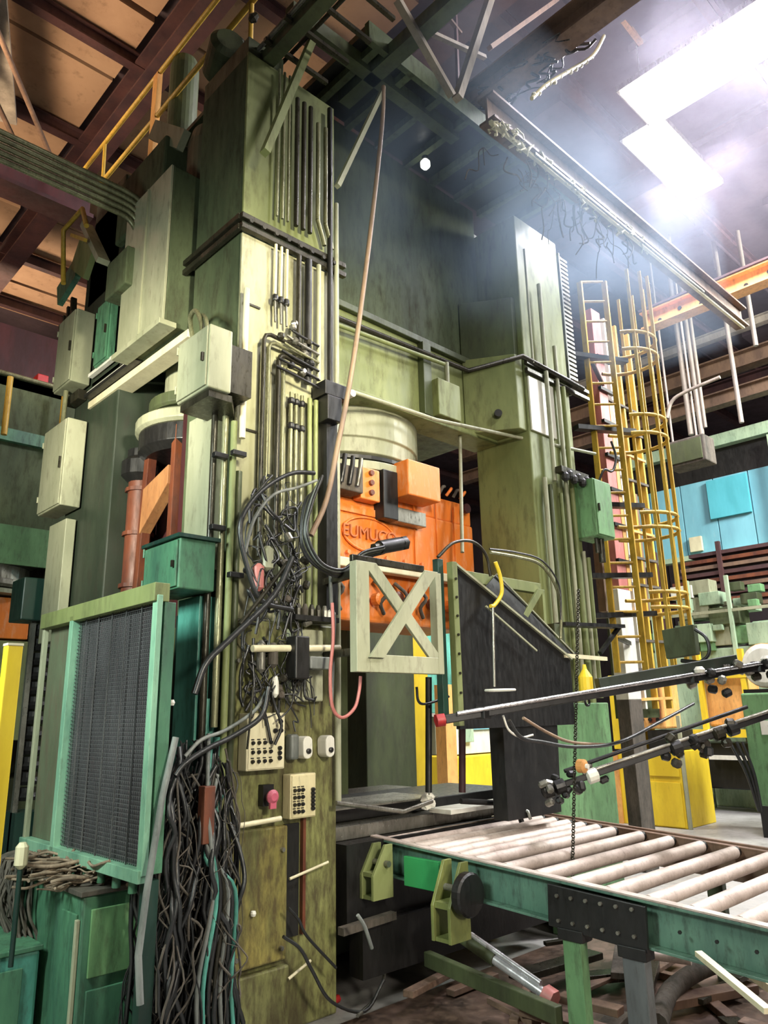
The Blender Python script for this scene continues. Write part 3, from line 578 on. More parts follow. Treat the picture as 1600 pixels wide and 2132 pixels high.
# strap band of lower beam: rods in front of crown
tag(M().tube([at(705, 806, Y=3.95), at(909, 874, Y=3.95), at(1240, 945, Y=3.55)], 0.016, 8).build('tie_rod', GREY), 'thin pale rod crossing below the crown to the far column', 'rod')
tag(M().tube([at(703, 662, Y=4.03), at(975, 772, Y=4.03), at(1088, 742, Y=3.62), at(1215, 810, Y=3.55)], 0.024, 8).build('sagging_hose', DPIPE), 'dark pipe along the crown ledge to the far column', 'pipe')
tag(M().tube([at(703, 676, Y=4.0), at(925, 758, Y=4.0)], 0.018, 8).build('ledge_pipe', OLIVE), 'olive pipe under the dark pipe on the crown ledge', 'pipe')
tag(M().tube([at(930, 755, Y=4.0), at(935, 865, Y=4.0)], 0.022, 8).build('riser_pipe', GREY), 'short pale riser in front of the crown stiffener', 'pipe')
tag(M().tube([at(958, 893, Y=4.1), at(963, 1150, Y=3.9)], 0.016, 8).build('hanging_rod', GREY), 'thin pale rod hanging in front of the orange ram', 'rod')
bb = tag(M().cyl(at(1033, 960, Y=4.4), at(1038, 1010, Y=4.4), 0.05).build('glass_lubricator', GREY), 'small pale lubricator jar beside the orange ram', 'jar')
# far column pipes
for i, (x0, x1, z0, z1, r, m) in enumerate([(5.42, 5.42, 1.6, 3.6, 0.022, GREY), (5.50, 5.50, 1.5, 3.55, 0.02, OLIVED), (5.58, 5.58, 3.6, 5.6, 0.022, GREY), (5.66, 5.66, 1.6, 3.5, 0.018, OLIVE), (5.76, 5.76, 1.5, 5.0, 0.02, GREY), (5.85, 5.85, 2.0, 4.6, 0.024, OLIVE), (5.95, 5.95, 1.7, 3.0, 0.02, GREY), (6.02, 6.02, 1.7, 2.95, 0.022, OLIVE), (5.38, 5.38, 4.7, 5.9, 0.012, GREY)]):
    tag(M().tube([(x0, 3.60, z0), (x1, 3.60, z1)], r, 8).build('column_pipe', m), '%s vertical pipe listed across the front of the far press column' % ['pale first', 'dark', 'tall pale', 'olive', 'longest pale', 'thick olive', 'short pale', 'short olive', 'thin topmost'][i], 'pipe', 'pipes on the far column')
sb = thing('valve_bracket', 'dark valve bracket on the far column under the tie rod', 'valve', (5.75, 3.5, 3.6))
M().box(5.55, 6.0, 3.5, 3.57, 3.66, 3.72).build('bracket', DPIPE, sb, 0.004)
for i in range(6): M().lathe((5.6+0.07*i, 3.5, 3.58+0.03*(i % 2)), [(0.02, 0), (0.035, 0.02), (0.035, 0.06), (0.02, 0.08)], 10).build('valve', BLACK, sb)
# lattice cable chain up the far column
cc = thing('cable_chain', 'grey cable chain with rungs beside the top of the far column', 'cable chain', (6.15, 3.7, 4.8))
f = M().box(6.08, 6.24, 3.66, 3.72, 4.7, 4.725).build('link', STEEL, cc); 
for i in range(1, 30): dup(f, (0, 0, i*0.05), cc)
M().box(6.07, 6.09, 3.65, 3.73, 4.6, 6.2).build('side_rail', GREYHOSE, cc)

# ================================================================ control panels low on the column
def panel(label, x0, x1, z0, z1, y, m, cols, rows, tower):
    t = thing('control_panel', label, 'control panel', ((x0+x1)/2, y+0.05, z0))
    M().box(x0, x1, y, 3.645, z0, z1).build('enclosure', m, t, 0.006)
    fp = M().box(x0+0.008, x1-0.008, y-0.006, y-0.001, z0+0.008, z1-0.008).build('face_plate', m, t, 0.002)
    w = x1-x0; h = z1-z0; k = 0
    for r in range(rows):
        for c in range(cols):
            px = x0+w*(0.13+0.155*c); pz = z0+h*(0.16+0.16*r)
            b = M().lathe((px, y-0.006, pz), [(0.010, 0), (0.011, 0.010), (0.007, 0.018)], 10, V((0, -1, 0))).build('push_button', BLACK if (k % 3) else DPIPE, t); k += 1
            M().box(px-0.010, px+0.010, y-0.008, y-0.006, pz+0.014, pz+0.020).build('legend_tag', BLACK if m is CREAM else DPIPE, t)
    for i in range(tower):
        M().lathe((x1-w*0.17, y-0.006, z0+h*(0.2+0.085*i)), [(0.011, 0), (0.012, 0.014), (0.008, 0.02)], 10, V((0, -1, 0))).build('selector_switch', BLACK, t)
    return t
t = panel('larger cream push button panel with three rows of buttons', 2.35, 2.60, 1.32, 1.62, 3.56, CREAM, 4, 3, 3)
for (dx, dz) in ((0.70, 0.68), (0.85, 0.68), (0.84, 0.84)):
    M().lathe((2.35+0.25*dx, 3.553, 1.32+0.3*dz), [(0.012, 0), (0.013, 0.012), (0.009, 0.02)], 12, V((0, -1, 0))).build('indicator', BLACK, t)
t = panel('smaller yellowed push button panel with a dark switch column', 2.65, 2.83, 1.05, 1.285, 3.57, mat('yellowed_enamel', (0.66, 0.58, 0.34), (0.5, 0.43, 0.24), 0.45, scale=6, amt=0.3), 3, 4, 6)
for i, (x, lab) in enumerate([(2.765, 'oval white switch box beside a grey cover'), (2.93, 'oval white switch box nearest the column edge')]):
    t = thing('switch_box', lab, 'switch', (x, 3.58, 1.37))
    poly = []
    for k in range(16):
        a = 2*math.pi*k/16; cx = 0.028 if math.cos(a) > 0 else -0.028
        poly.append((x+0.034*math.cos(a), 3.56, 1.425+(0.030 if math.sin(a) > 0 else -0.030)+0.032*math.sin(a)))
    M().prism(poly, (0, 0.085, 0)).build('case', WHITE, t, 0.006)
    M().lathe((x, 3.56, 1.405), [(0.015, 0), (0.015, 0.012), (0.008, 0.016)], 12, V((0, -1, 0))).build('push_button', BLACK, t)
t = thing('grey_cover', 'grey rounded cover beside the oval white switch boxes', 'cover', (2.7, 3.6, 1.35))
M().box(2.66, 2.72, 3.58, 3.645, 1.36, 1.50).build('cover', GREYHOSE, t, 0.015)
t = thing('emergency_knob', 'pink mushroom knob hanging below the larger cream panel', 'knob', (2.52, 3.58, 1.14))
M().lathe((2.52, 3.6, 1.18), [(0.012, 0), (0.012, 0.03), (0.035, 0.035), (0.038, 0.05), (0.02, 0.065)], 16, V((0, -1, 0))).build('knob', PINKP, t)
M().box(2.50, 2.54, 3.545, 3.56, 1.12, 1.20).build('tag', PINKP, t); M().box(2.49, 2.56, 3.6, 3.645, 1.13, 1.24).build('mounting_block', BLACK, t)

# ---- valve manifold at column, z 1.7 - 2.7, with black tube tangle
mf = thing('air_manifold', 'oily manifold with filters and black fittings on the front column', 'manifold', (2.6, 3.5, 1.9))
M().tube([(2.33, 3.50, 1.96), (2.95, 3.50, 1.99)], 0.020, 10).build('header_pipe', CREAM, mf)
M().box(2.58, 2.68, 3.44, 3.54, 1.80, 2.04).build('valve_block', BLACK, mf, 0.008)
M().box(2.70, 2.86, 3.46, 3.60, 1.86, 1.93).build('valve_block', GREYHOSE, mf, 0.006)
for (x, z, r, h, m) in ((2.43, 2.42, 0.034, 0.11, GREY), (2.37, 2.30, 0.032, 0.12, PINK), (2.48, 1.88, 0.03, 0.1, BRAID), (2.40, 1.85, 0.025, 0.14, STEEL), (2.50, 1.72, 0.02, 0.08, WHITE)):
    M().lathe((x, 3.52, z), [(0.3*r, -0.02), (r, 0), (r, h), (0.4*r, h+0.02)], 14).build('filter_bowl', m, mf, 0)
for i in range(18):
    p = V((2.34+0.4*R.random(), 3.46+0.1*R.random(), 1.66+1.0*R.random()))
    M().lathe(p, [(0.012, -0.03), (0.022, -0.02), (0.022, 0.02), (0.012, 0.03)], 8, V((R.uniform(-1, 1), R.uniform(-1, 1), R.uniform(-1, 1))).normalized()).build('fitting', R.choice([BLACK, DPIPE, STEEL, BRAID]), mf)
M().box(2.62, 2.95, 3.5, 3.62, 2.14, 2.17).build('shelf', BLACK, mf); M().lathe((2.9, 3.52, 2.17), [(0.03, 0), (0.03, 0.03), (0.01, 0.05)], 12).build('valve_knob', WHITE, mf)
for i in range(5): M().lathe((2.66+0.05*i, 3.53, 2.17), [(0.018, 0), (0.02, 0.04), (0.01, 0.07)], 8).build('fitting', R.choice([DPIPE, BRAID, STEEL]), mf)
def hose(pts, r, m, label, name='hose', cat='hose', n=6, k=6, **kw):
    return tag(M().tube(pts, r, n, smooth=k).build(name, m), label, cat, **kw)
def px(L, **k):  # survey points on one plane
    return [at(a, b, **k) for a, b in L]
# loose tube tangle on the column (uncountable)
m = M()
for i in range(90):
    x = R.uniform(2.33, 2.72); z = R.uniform(1.75, 3.0); pts = [V((x, 3.55, z))]
    for j in range(4): pts.append(pts[-1]+V((R.uniform(-0.09, 0.09), R.uniform(-0.03, 0.015), R.uniform(-0.16, 0.04))))
    for p in pts: p.y = min(p.y, 3.57); p.x = min(max(p.x, 2.3), 2.78)
    m.tube(pts, R.choice([0.003, 0.005, 0.009]), 5, smooth=4)
tag(m.build('tube_tangle', RUBBER), 'tangle of thin black air tubes over the manifold', 'hoses', kind='stuff')
# hoses
hose(px([(655, 985), (610, 985), (560, 1010), (520, 1050), (500, 1100), (515, 1180), (545, 1250), (610, 1270)], Y=3.45), 0.014, RUBBER, 'black hose arching from the column edge down over the manifold')
hose(px([(660, 1000), (620, 1015), (570, 1030), (530, 1080), (510, 1150)], Y=3.47), 0.010, GREYHOSE, 'grey hose following under the arching black hose')
hose(px([(610, 1160), (570, 1240), (480, 1330), (430, 1380), (405, 1445)], Y=3.40), 0.017, RUBBER, 'thick black hose slanting from the manifold down to the teal plate')
hose(px([(600, 1170), (555, 1230), (500, 1300)], Y=3.42), 0.012, DPIPE, 'shorter dark hose beside the thick slanting one')
for i in range(6):
    o = 6*i
    hose(px([(672-o*0.4, 990+o), (650-o*0.5, 1050), (640-o*0.3, 1110+o), (668+o*0.2, 1170+o*0.6), (715+o*0.4, 1185+o*0.5), (755, 1150+o*0.5), (800, 1138+o*0.4)], Y=3.35+0.012*i), 0.009+0.002*(i % 3),
         [RUBBER, GREYHOSE, RUBBER, PIPE, RUBBER, RUBBER][i], '%s of six hoses looping from the column edge to the ram coupling' % ['topmost black', 'grey', 'third, black,', 'olive', 'fifth, black,', 'lowest black'][i], group='hoses looping to the ram')
t = thing('hose_coupling', 'black hose coupling on the pale ledge of the ram', 'coupling', (3.2, 3.4, 2.5))
a = at(790, 1140, Y=3.4); b = at(835, 1132, Y=3.4); M().cyl(a, b, 0.045, 12).build('sleeve', BLACK, t); M().hexnut(b, (b-a), 0.05, 0.04).build('nut', BLACK, t); M().hexnut(a, (a-b), 0.035, 0.05).build('nut', DPIPE, t)
# long tan hanging hose
hose(px([(799, 180), (796, 260), (778, 430), (752, 640), (728, 800), (703, 930), (680, 1040), (648, 1115)], Y=3.38), 0.017, TANHOSE, 'long tan hose hanging from the overhead beam past the column')
# red / pink cord
hose(px([(692, 1255), (694, 1330), (688, 1400), (692, 1470), (712, 1494), (738, 1475), (748, 1440), (751, 1408)], Y=3.35), 0.010, PINK, 'pink cord looping under the crossed guard frame', name='cord', cat='cord')
hose(px([(688, 1180), (690, 1255), (696, 1290), (694, 1340), (690, 1470)], Y=3.5), 0.012, GREYHOSE, 'grey cord behind the pink cord at the column edge', name='cord', cat='cord')
# lower left hoses across the teal column and panel
hose(px([(560, 1430), (545, 1490), (490, 1530), (430, 1560), (385, 1590), (365, 1615)], Y=3.38), 0.014, RUBBER, 'black hose crossing the larger cream panel toward the hose tangle')
hose(px([(555, 1440), (530, 1480), (470, 1520), (420, 1540), (385, 1575)], Y=3.42), 0.010, GREYHOSE, 'grey hose just above the black hose at the cream panel')
hose(px([(600, 1890), (622, 1915), (640, 1950), (700, 2015)], Y=3.5), 0.008, RUBBER, 'black cord from the cable slot down to the floor', name='cord', cat='cord')
hose(px([(590, 1950), (625, 1975), (650, 2020), (690, 2085), (760, 2105), (800, 2040)], Y=3.45), 0.009, RUBBER, 'longer black cord trailing past the column foot', name='cord', cat='cord')
hose(px([(528, 1430), (522, 1490), (515, 1560)], Y=3.40), 0.006, DPIPE, 'thin brown wire in front of the larger cream panel', name='wire', cat='wire')

# teal pipes near column side
for i, (x, y, z0, z1) in enumerate([(2.18, 3.70, 0.9, 1.7), (2.14, 3.78, 0.7, 1.55), (2.2, 3.62, 0.6, 1.5)]):
    tag(M().tube([(x, y, z0), (x, y, z1)], 0.018, 8).build('teal_pipe', TEAL), 'short teal pipe low on the side of the near column', 'pipe', 'teal pipes on the column side')

# ================================================================ mesh screen
ms = thing('mesh_screen', 'green framed wire mesh screen standing beside the press side', 'mesh screen', (1.75, 4.1, 0.9))
X = 1.70
M().bar((X, 3.38, 0.93), (X, 3.38, 2.18), 0.05, 0.03).build('frame_post', FRAMEG, ms, 0.003)
M().bar((X, 4.37, 0.93), (X, 4.37, 2.18), 0.05, 0.06).build('frame_post', FRAMEG, ms, 0.003)
M().bar((X, 4.84, 0.93), (X, 4.84, 2.18), 0.03, 0.03).build('frame_post', GREY, ms, 0.003)
M().box(X-0.03, X+0.05, 3.36, 4.86, 2.15, 2.24).build('top_rail', OLIVE, ms, 0.003)
M().box(X-0.03, X+0.03, 3.36, 4.86, 0.90, 0.955).build('bottom_rail', FRAMEG, ms, 0.003)
M().box(X+0.03, X+0.09, 3.365, 3.395, 0.93, 2.15).build('side_plate', GREEN, ms, 0.003)
M().box(X+0.03, X+0.045, 3.4, 4.36, 0.955, 2.15).build('backing_sheet', MESHM, ms)
M().box(X+0.03, X+0.045, 4.39, 4.83, 0.955, 2.15).build('backing_sheet', mat('olive_sheet', (0.14, 0.17, 0.10), (0.09, 0.10, 0.06), 0.5, scale=3, amt=0.42, spots=(0.13, 0.07, 0.05)), ms)
m = M()
for i in range(47): y = 3.41+i*0.0205; m.bar((X+0.012, y, 0.955), (X+0.012, y, 2.15), 0.003)
for i in range(58): z = 0.965+i*0.0205; m.bar((X+0.008, 3.40, z), (X+0.008, 4.35, z), 0.003)
m.build('wire_mesh', WIRE, ms, kind='stuff')
for i in range(5): y = 3.55+i*0.17; M().bar((X+0.002, y, 0.955), (X+0.002, y, 2.15), 0.005).build('mesh_stiffener', WIRE, ms)
for i in range(7): M().tube([(X+0.02, 3.5+i*0.17, 0.90), (X+0.02, 3.5+i*0.17, 0.84)], 0.02, 6).build('foot_bolt', GREEN, ms)
for y in (3.42, 4.8): M().bar((X+0.06, y, 0.0), (X+0.06, y, 0.9), 0.06).build('leg', DKGREEN, ms)
# machine base cabinet
gc = thing('floor_cabinet', 'green floor cabinet under the mesh screen with swarf on top', 'cabinet', (1.9, 4.2, 0))
M().box(1.62, 2.0, 3.79, 4.62, 0, 0.8).build('body', GREEN, gc, 0.012)
M().box(1.605, 1.619, 3.83, 4.0, 0.06, 0.72).build('door', GREEN, gc, 0.004)
M().box(1.60, 1.618, 3.80, 3.825, 0.1, 0.7).build('edge_strip', GREY, gc, 0.003)
M().box(1.66, 1.97, 3.776, 3.789, 0.45, 0.74).build('door', GREENL, gc, 0.004)
M().box(1.66, 1.97, 3.776, 3.789, 0.06, 0.40).build('door', GREEN, gc, 0.004)
M().box(1.6, 2.02, 3.77, 4.64, 0.8, 0.825).build('top_plate', BRAID, gc, 0.004)
gc = thing('floor_cabinet', 'low blue green floor cabinet before the taller green one', 'cabinet', (1.2, 4.6, 0))
M().box(0.95, 1.58, 4.15, 5.0, 0, 0.52).build('body', TEAL, gc, 0.015); M().box(0.94, 1.59, 4.14, 5.01, 0.52, 0.545).build('lid', GREEN, gc, 0.005)
M().box(1.0, 1.5, 4.136, 4.149, 0.06, 0.46).build('door', GREEN, gc, 0.004)
def heap(cx, cy, cz, sx, sy, sz, n, rr, seed, ln=0.25):
    q = random.Random(seed); m = M()
    for i in range(n):
        p = V((cx+sx*q.uniform(-1, 1), cy+sy*q.uniform(-1, 1), cz+sz*q.random()**1.5)); pts = [p]
        a = q.uniform(0, 6.28)
        for j in range(4):
            a += q.uniform(-0.8, 0.8); pts.append(pts[-1]+V((math.cos(a)*ln/4, math.sin(a)*ln/4, q.uniform(-0.3, 0.3)*ln/4)))
        m.tube(pts, q.choice(rr), 5, smooth=3)
    return m
tag(heap(1.8, 4.2, 0.83, 0.16, 0.36, 0.10, 130, (0.004, 0.007, 0.010), 3).build('swarf_heap', STRAW), 'brown heap of swarf and wire on the green cabinet', 'swarf', kind='stuff')
m = M(); q = random.Random(5)
for i in range(80):
    y = q.uniform(4.35, 4.75); x = 1.57+q.uniform(-0.05, 0.03); pts = [V((x+0.08, y, 0.9))]
    for j in range(6): pts.append(V((x-0.03*math.sin(j)+q.uniform(-0.02, 0.02), y+q.uniform(-0.03, 0.03)-0.01*j, 0.88-0.085*j)))
    m.tube(pts, q.choice((0.005, 0.008)), 5, smooth=2)
tag(m.build('hanging_cables', BRAID), 'dusty brown cables hanging over the cabinet end', 'cables', kind='stuff')
# hose tangle between screen and column
m = M(); q = random.Random(11)
for i in range(230):
    x = q.uniform(1.86, 2.2); y = q.uniform(3.42, 3.72); z = q.uniform(0.75, 1.5); pts = [V((x, y, z))]
    while pts[-1].z > 0.04 and len(pts) < 12:
        p = pts[-1]+V((q.uniform(-0.06, 0.06), q.uniform(-0.05, 0.05), -q.uniform(0.08, 0.2)))
        p.x = min(max(p.x, 1.8), 2.24); p.y = min(max(p.y, 3.36), 3.76); p.z = max(p.z, 0.02); pts.append(p)
    m.tube(pts, q.choice((0.004, 0.006, 0.012)), 5, smooth=3)
tag(m.build('hose_tangle', RUBBER), 'tall tangle of oily black hoses between mesh screen and column', 'hoses', kind='stuff')
m = M(); q = random.Random(13)
for i in range(60):
    x = q.uniform(1.84, 2.2); y = q.uniform(3.38, 3.55); z = q.uniform(0.5, 1.45); pts = [V((x, y, z))]
    while pts[-1].z > 0.04 and len(pts) < 9:
        p = pts[-1]+V((q.uniform(-0.10, 0.10), q.uniform(-0.04, 0.04), -q.uniform(0.03, 0.16)))
        p.x = min(max(p.x, 1.8), 2.24); p.y = min(max(p.y, 3.33), 3.6); p.z = max(p.z, 0.02); pts.append(p)
    m.tube(pts, q.choice((0.002, 0.004, 0.006)), 5, smooth=3)
tag(m.build('wire_strands', BRAID), 'fine grey wires and strings woven through the hose tangle', 'wires', kind='stuff')
m = M(); q = random.Random(12)
for i in range(38):
    a = q.uniform(0, 6.28); c = V((1.86+q.uniform(-0.16, 0.3), 3.35+q.uniform(-0.12, 0.15), 0.03+q.uniform(0, 0.12)))
    m.tube([c+V((math.cos(a+t)*0.17*q.uniform(.8, 1.2), math.sin(a+t)*0.13, 0.12*math.sin(t*1.1)**2)) for t in (0, 0.7, 1.4, 2.1, 2.8)], q.choice((0.003, 0.006)), 5, smooth=4)
tag(m.build('hose_coils', BRAID), 'loose coils of grey hose on the floor below the tangle', 'hoses', kind='stuff')
tag(M().tube([at(366, 1535, Y=3.34), at(338, 1660, Y=3.33), at(305, 1860, Y=3.30), at(288, 1990, Y=3.28), at(292, 2092, Y=3.26)], 0.016, 8).build('leaning_pole', GREYHOSE), 'long grey pole leaning in front of the hose tangle', 'pole')
for i in range(7):
    q = V((2.0+0.02*i, 3.42+0.01*i, 0.3+0.02*i))
    hose([(2.08+0.015*i, 3.5, 1.52-0.05*i), (2.03, 3.4, 1.2-0.04*i), (2.06+0.02*i, 3.37, 0.8), (2.0+0.03*i, 3.38, 0.4), (2.02+0.03*i, 3.34, 0.03)], 0.011, [GREYHOSE, TEAL, RUBBER, DPIPE, GREYHOSE, RUBBER, TEAL][i], '%s hose hanging on the front of the hose tangle' % ['thick grey', 'teal', 'shiny black', 'brown', 'second grey, beside the brown,', 'second black, outer', 'outermost teal'][i], group='hoses in front of the tangle')
tag(M().box(2.0, 2.06, 3.38, 3.44, 1.02, 1.28).build('rusty_tag_plate', RUSTO, None, 0.004), 'rust brown plate hung on the hose tangle', 'plate')
# small furnace window seen behind
fwn = thing('furnace_window', 'small glowing orange furnace opening behind the mesh screen', 'furnace', (3.3, 6.9, 2.3))
c = at(358, 1374, Y=7.0); M().box(c.x-0.1, c.x+0.1, 6.98, 7.04, c.z-0.06, c.z+0.05).build('glowing_port', GLOW, fwn); M().box(c.x-0.16, c.x+0.16, 7.045, 7.3, c.z-0.12, c.z+0.15).build('port_frame', BLACK, fwn)
M().box(c.x-0.3, c.x+0.3, 7.3, 7.8, 0, c.z+0.3).build('furnace_body', BLACK, fwn)
for i, (a, b) in enumerate([(350, 1440), (358, 1463), (352, 1590), (345, 1620)]):
    tag(M().lathe(at(a, b, Y=3.5), [(0.01, -0.014), (0.016, 0), (0.01, 0.014)], 10).build('indicator_cap', WHITE), 'tiny pale cap beside the hose tangle', 'cap', 'pale caps by the hose tangle')

# ================================================================ left background
yp = thing('guard_post', 'tall yellow square guard post with pale top', 'post', (1.0, 3.2, 0))
a = at(28, 1345, X=1.05)
M().box(a.x-0.03, a.x+0.03, a.y-0.03, a.y+0.03, 0, a.z).build('post', YELLOW, yp, 0.004); M().box(a.x-0.031, a.x+0.031, a.y-0.031, a.y+0.031, a.z, a.z+0.01).build('cap', CREAM, yp)
M().box(a.x-0.09, a.x+0.09, a.y-0.09, a.y+0.09, 0, 0.015).build('base_plate', YELLOW, yp)
cp = thing('second_press', 'smaller green press with drum and orange ram in the far bay', 'press', (2.7, 9.3, 0))
z = lambda y: at(60, y, Y=9).z
M().box(0.8, 3.7, 9.0, 10.6, z(1150), z(790)).build('crown', DARKS, cp, 0.02)
M().box(0.8, 3.75, 8.93, 9.0, z(930), z(905)).build('ledge', GREEN, cp)
M().box(0.8, 3.7, 8.96, 8.999, z(1180), z(1100)).build('lower_band', GREENL, cp)
M().lathe((2.5, 9.6, z(1225)), [(0.62, 0), (0.65, 0.03), (0.65, 0.08), (0.6, 0.1), (0.6, 0.25)], 32).build('drum', STEEL, cp)
M().lathe((2.5, 9.6, z(1240)), [(0.70, 0), (0.70, 0.05)], 32).build('drum_flange', GREY, cp)
M().box(1.9, 3.0, 9.1, 10.1, z(1330), z(1245)).build('ram', ORANGE, cp, 0.01)
M().box(1.9, 3.0, 9.05, 10.1, 1.4, z(1335)).build('die_block', OLIVE, cp, 0.01)
M().box(3.3, 3.7, 9.0, 10.4, 0, z(1150)).build('column', OLIVED, cp); M().box(0.8, 1.4, 9.0, 10.4, 0, z(1150)).build('column', GREEN, cp)
M().box(1.4, 3.3, 9.0, 10.4, 0, 1.0).build('bed', OLIVED, cp)
# balcony with clutter
bl = thing('mezzanine', 'dark mezzanine with rail above the second press', 'platform', (2.5, 10, 5.5))
zz = at(60, 805, Y=9.0).z
M().box(0.5, 4.6, 9.0, 12.6, zz-0.06, zz+0.05).build('deck', DKGREEN, bl)
M().tube([(0.5, 8.98, zz+0.08), (4.6, 8.98, zz+0.08)], 0.03, 8).build('toe_rail', PIPE, bl)
for x in (2.42, 3.05): M().tube([at(22, 785, Y=8.8)+V((x-2.42, 0, 0)), at(8, 905, Y=8.8)+V((x-2.42, 0, 0))], 0.035, 8).build('post', YRAIL, bl)
tag(M().box(0.5, 5.0, 12.8, 12.9, 6.0, 8.2).build('back_sheet', MAROON), 'dark maroon sheeting behind the mezzanine', 'sheet')
q = random.Random(4)
for i in range(9):
    tag(M().box(2.4+i*0.2, 2.55+i*0.2, 10.4, 10.8, zz+0.06, zz+0.3+q.random()*0.6).build('stored_crate', q.choice([RED, MAROON, DKGREEN, RUSTO, BLACK]), None, 0.01), 'dim crate stored on the mezzanine under the roof', 'crate', 'crates on the mezzanine')
hb = thing('hoist_box', 'dark green hoist box with ribbed column below, behind the yellow post', 'hoist', (2.0, 6.9, 0))
c = at(85, 1255, Y=6.8)
M().box(c.x-0.22, c.x+0.16, 6.6, 6.9, c.z-0.18, c.z+0.18).build('box', DKGREEN, hb, 0.01)
for i in range(12):
    zt = c.z-0.2-i*0.12; M().lathe((c.x+0.02, 6.75, zt-0.1), [(0.07, 0), (0.09, 0.03), (0.07, 0.06), (0.07, 0.1)], 12).build('bellows', BLACK, hb)
M().bar((c.x-0.08, 6.7, 0), (c.x-0.08, 6.7, c.z-0.18), 0.04).build('rod', STEEL, hb)
M().box(c.x-0.1, c.x+0.1, 6.6, 6.9, 0, 0.9).build('base', DKGREEN, hb)
tag(M().box(2.0, 2.6, 8.2, 8.3, 0, 1.6).build('blue_sheet', mat('violet_blue_sheet', (0.16, 0.16, 0.32), (0.1, 0.1, 0.2), 0.6, amt=0.2)), 'violet blue sheet standing behind the ribbed hoist column', 'sheet')
jk = thing('dark_machine', 'dark oily machine base behind the yellow post', 'machine', (1.3, 5.7, 0))
M().box(1.0, 1.8, 5.4, 6.2, 0, 0.78).build('base', BLACK, jk, 0.02); M().box(1.15, 1.5, 5.45, 5.7, 0.78, 0.95).build('motor', DKGREEN, jk, 0.03)
M().cyl((1.05, 5.4, 1.0), (1.45, 5.4, 1.0), 0.02).build('pin', WHITE, jk); M().cyl((1.3, 5.4, 0.78), (1.3, 5.4, 1.0), 0.015).build('stalk', STEEL, jk)
t = thing('lever_valve', 'yellow capped lever standing by the green cabinet', 'lever', (1.3, 4.1, 0))
a = at(42, 1810, Y=4.05); M().cyl((a.x, 4.05, 0.5), a, 0.012).build('stem', DKGREEN, t); M().lathe(a, [(0.01, 0), (0.03, 0.02), (0.03, 0.10), (0.015, 0.12)], 10).build('grip', CREAM, t)

# ================================================================ guard frames in front of the opening
gf = thing('crossed_guard', 'pale olive guard frame with an X brace before the orange ram', 'guard frame', (3.15, 3.2, 1.8))
def xframe(root, x0, x1, y, z0, z1, w, m, pre=''):
    M().box(x0, x0+w, y-0.03, y+0.03, z0, z1).build('stile', m, root, 0.003)
    M().box(x1-w*0.5, x1, y-0.03, y+0.03, z0, z1).build('stile', m, root, 0.003)
    M().box(x0+w, x1-w*0.5, y-0.03, y+0.03, z0, z0+w).build('bottom_rail', m, root, 0.003)
    M().bar((x0+w*0.6, y-0.022, z1-w*0.5), (x1-w*0.3, y-0.022, z0+w*0.8), 0.03, w*0.85, upv=(0, 1, 0)) if False else None
    M().prism([(x0+w*0.5, y-0.028, z1), (x0+w*1.6, y-0.028, z1), (x1-w*0.2, y-0.028, z0+w), (x1-w*1.3, y-0.028, z0+w)], (0, 0.022, 0)).build('diagonal_brace', m, root, 0.002)
    M().prism([(x1-w*1.6, y-0.052, z1), (x1-w*0.5, y-0.052, z1), (x0+w*1.9, y-0.052, z0+w*0.8), (x0+w*0.8, y-0.052, z0+w*0.8)], (0, 0.022, 0)).build('diagonal_brace', m, root, 0.002)
xframe(gf, 2.80, 3.52, 3.2, 1.83, 2.46, 0.10, GREY)
M().box(2.80, 3.40, 3.2, 3.23, 2.46, 2.50).build('top_rail', DPIPE, gf, 0.003)
for z in (1.95, 2.40): M().bar((2.86, 3.23, z), (2.93, 3.66, z), 0.04, 0.04).build('hinge_arm', DPIPE, gf)
gf2 = thing('crossed_guard', 'partly hidden green guard frame with X brace near the far column', 'guard frame', (4.75, 3.3, 1.9))
xframe(gf2, 4.32, 4.98, 3.42, 1.98, 2.52, 0.07, OLIVE)
M().box(4.05, 4.98, 3.42, 3.48, 2.50, 2.58).build('top_rail', OLIVE, gf2, 0.003)
pn = thing('slanted_guard', 'black sheet guard with green edge and slanted top before the press', 'guard panel', (4.2, 3.2, 1.1))
P = lambda x, y, Y=3.2: at(x, y, Y=Y)
a, b, c_, d = P(943, 1172), P(1188, 1372), P(1184, 1500), P(943, 1490)
M().prism([a, b, V((b.x, 3.2, 1.5)), V((a.x, 3.2, 1.50))], (0, 0.03, 0)).build('sheet', BLACK, pn, 0.002)
M().prism([V((4.12, 3.21, 1.5)), V((4.75, 3.21, 1.5)), V((4.72, 3.21, 0.92)), V((4.12, 3.21, 0.92))], (0, 0.12, 0)).build('lower_box', BLACK, pn, 0.004)
M().bar(a+V((-0.02, -0.01, 0)), V((a.x-0.02, 3.19, 1.52)), 0.05, 0.05).build('edge_post', OLIVE, pn, 0.003)
M().bar(a+V((-0.09, 0.05, 0.02)), V((a.x-0.09, 3.25, 1.56)), 0.05, 0.05).build('edge_post', DKGREEN, pn, 0.003)
bolts(pn, [(a.x-0.02, 3.165, 1.6+0.12*i) for i in range(8)], (0, -1, 0), 0.009, 0.01, DPIPE)
M().bar(a+V((0, -0.01, 0)), b+V((0, -0.01, 0)), 0.02, 0.015).build('slanted_rail', GREY, pn)
M().bar(P(1012, 1262, 3.15), P(1118, 1355, 3.15), 0.012, 0.012).build('slanted_rail', GREY, pn)
M().prism([P(1035, 1195, 3.4), P(1200, 1360, 3.4), P(1190, 1375, 3.35), P(1000, 1235, 3.35)], (0, 0.01, 0)).build('rear_sheet', BLACK, pn)
M().bar(P(1035, 1195, 3.38), P(1195, 1360, 3.38), 0.012).build('slanted_rail', GREY, pn)
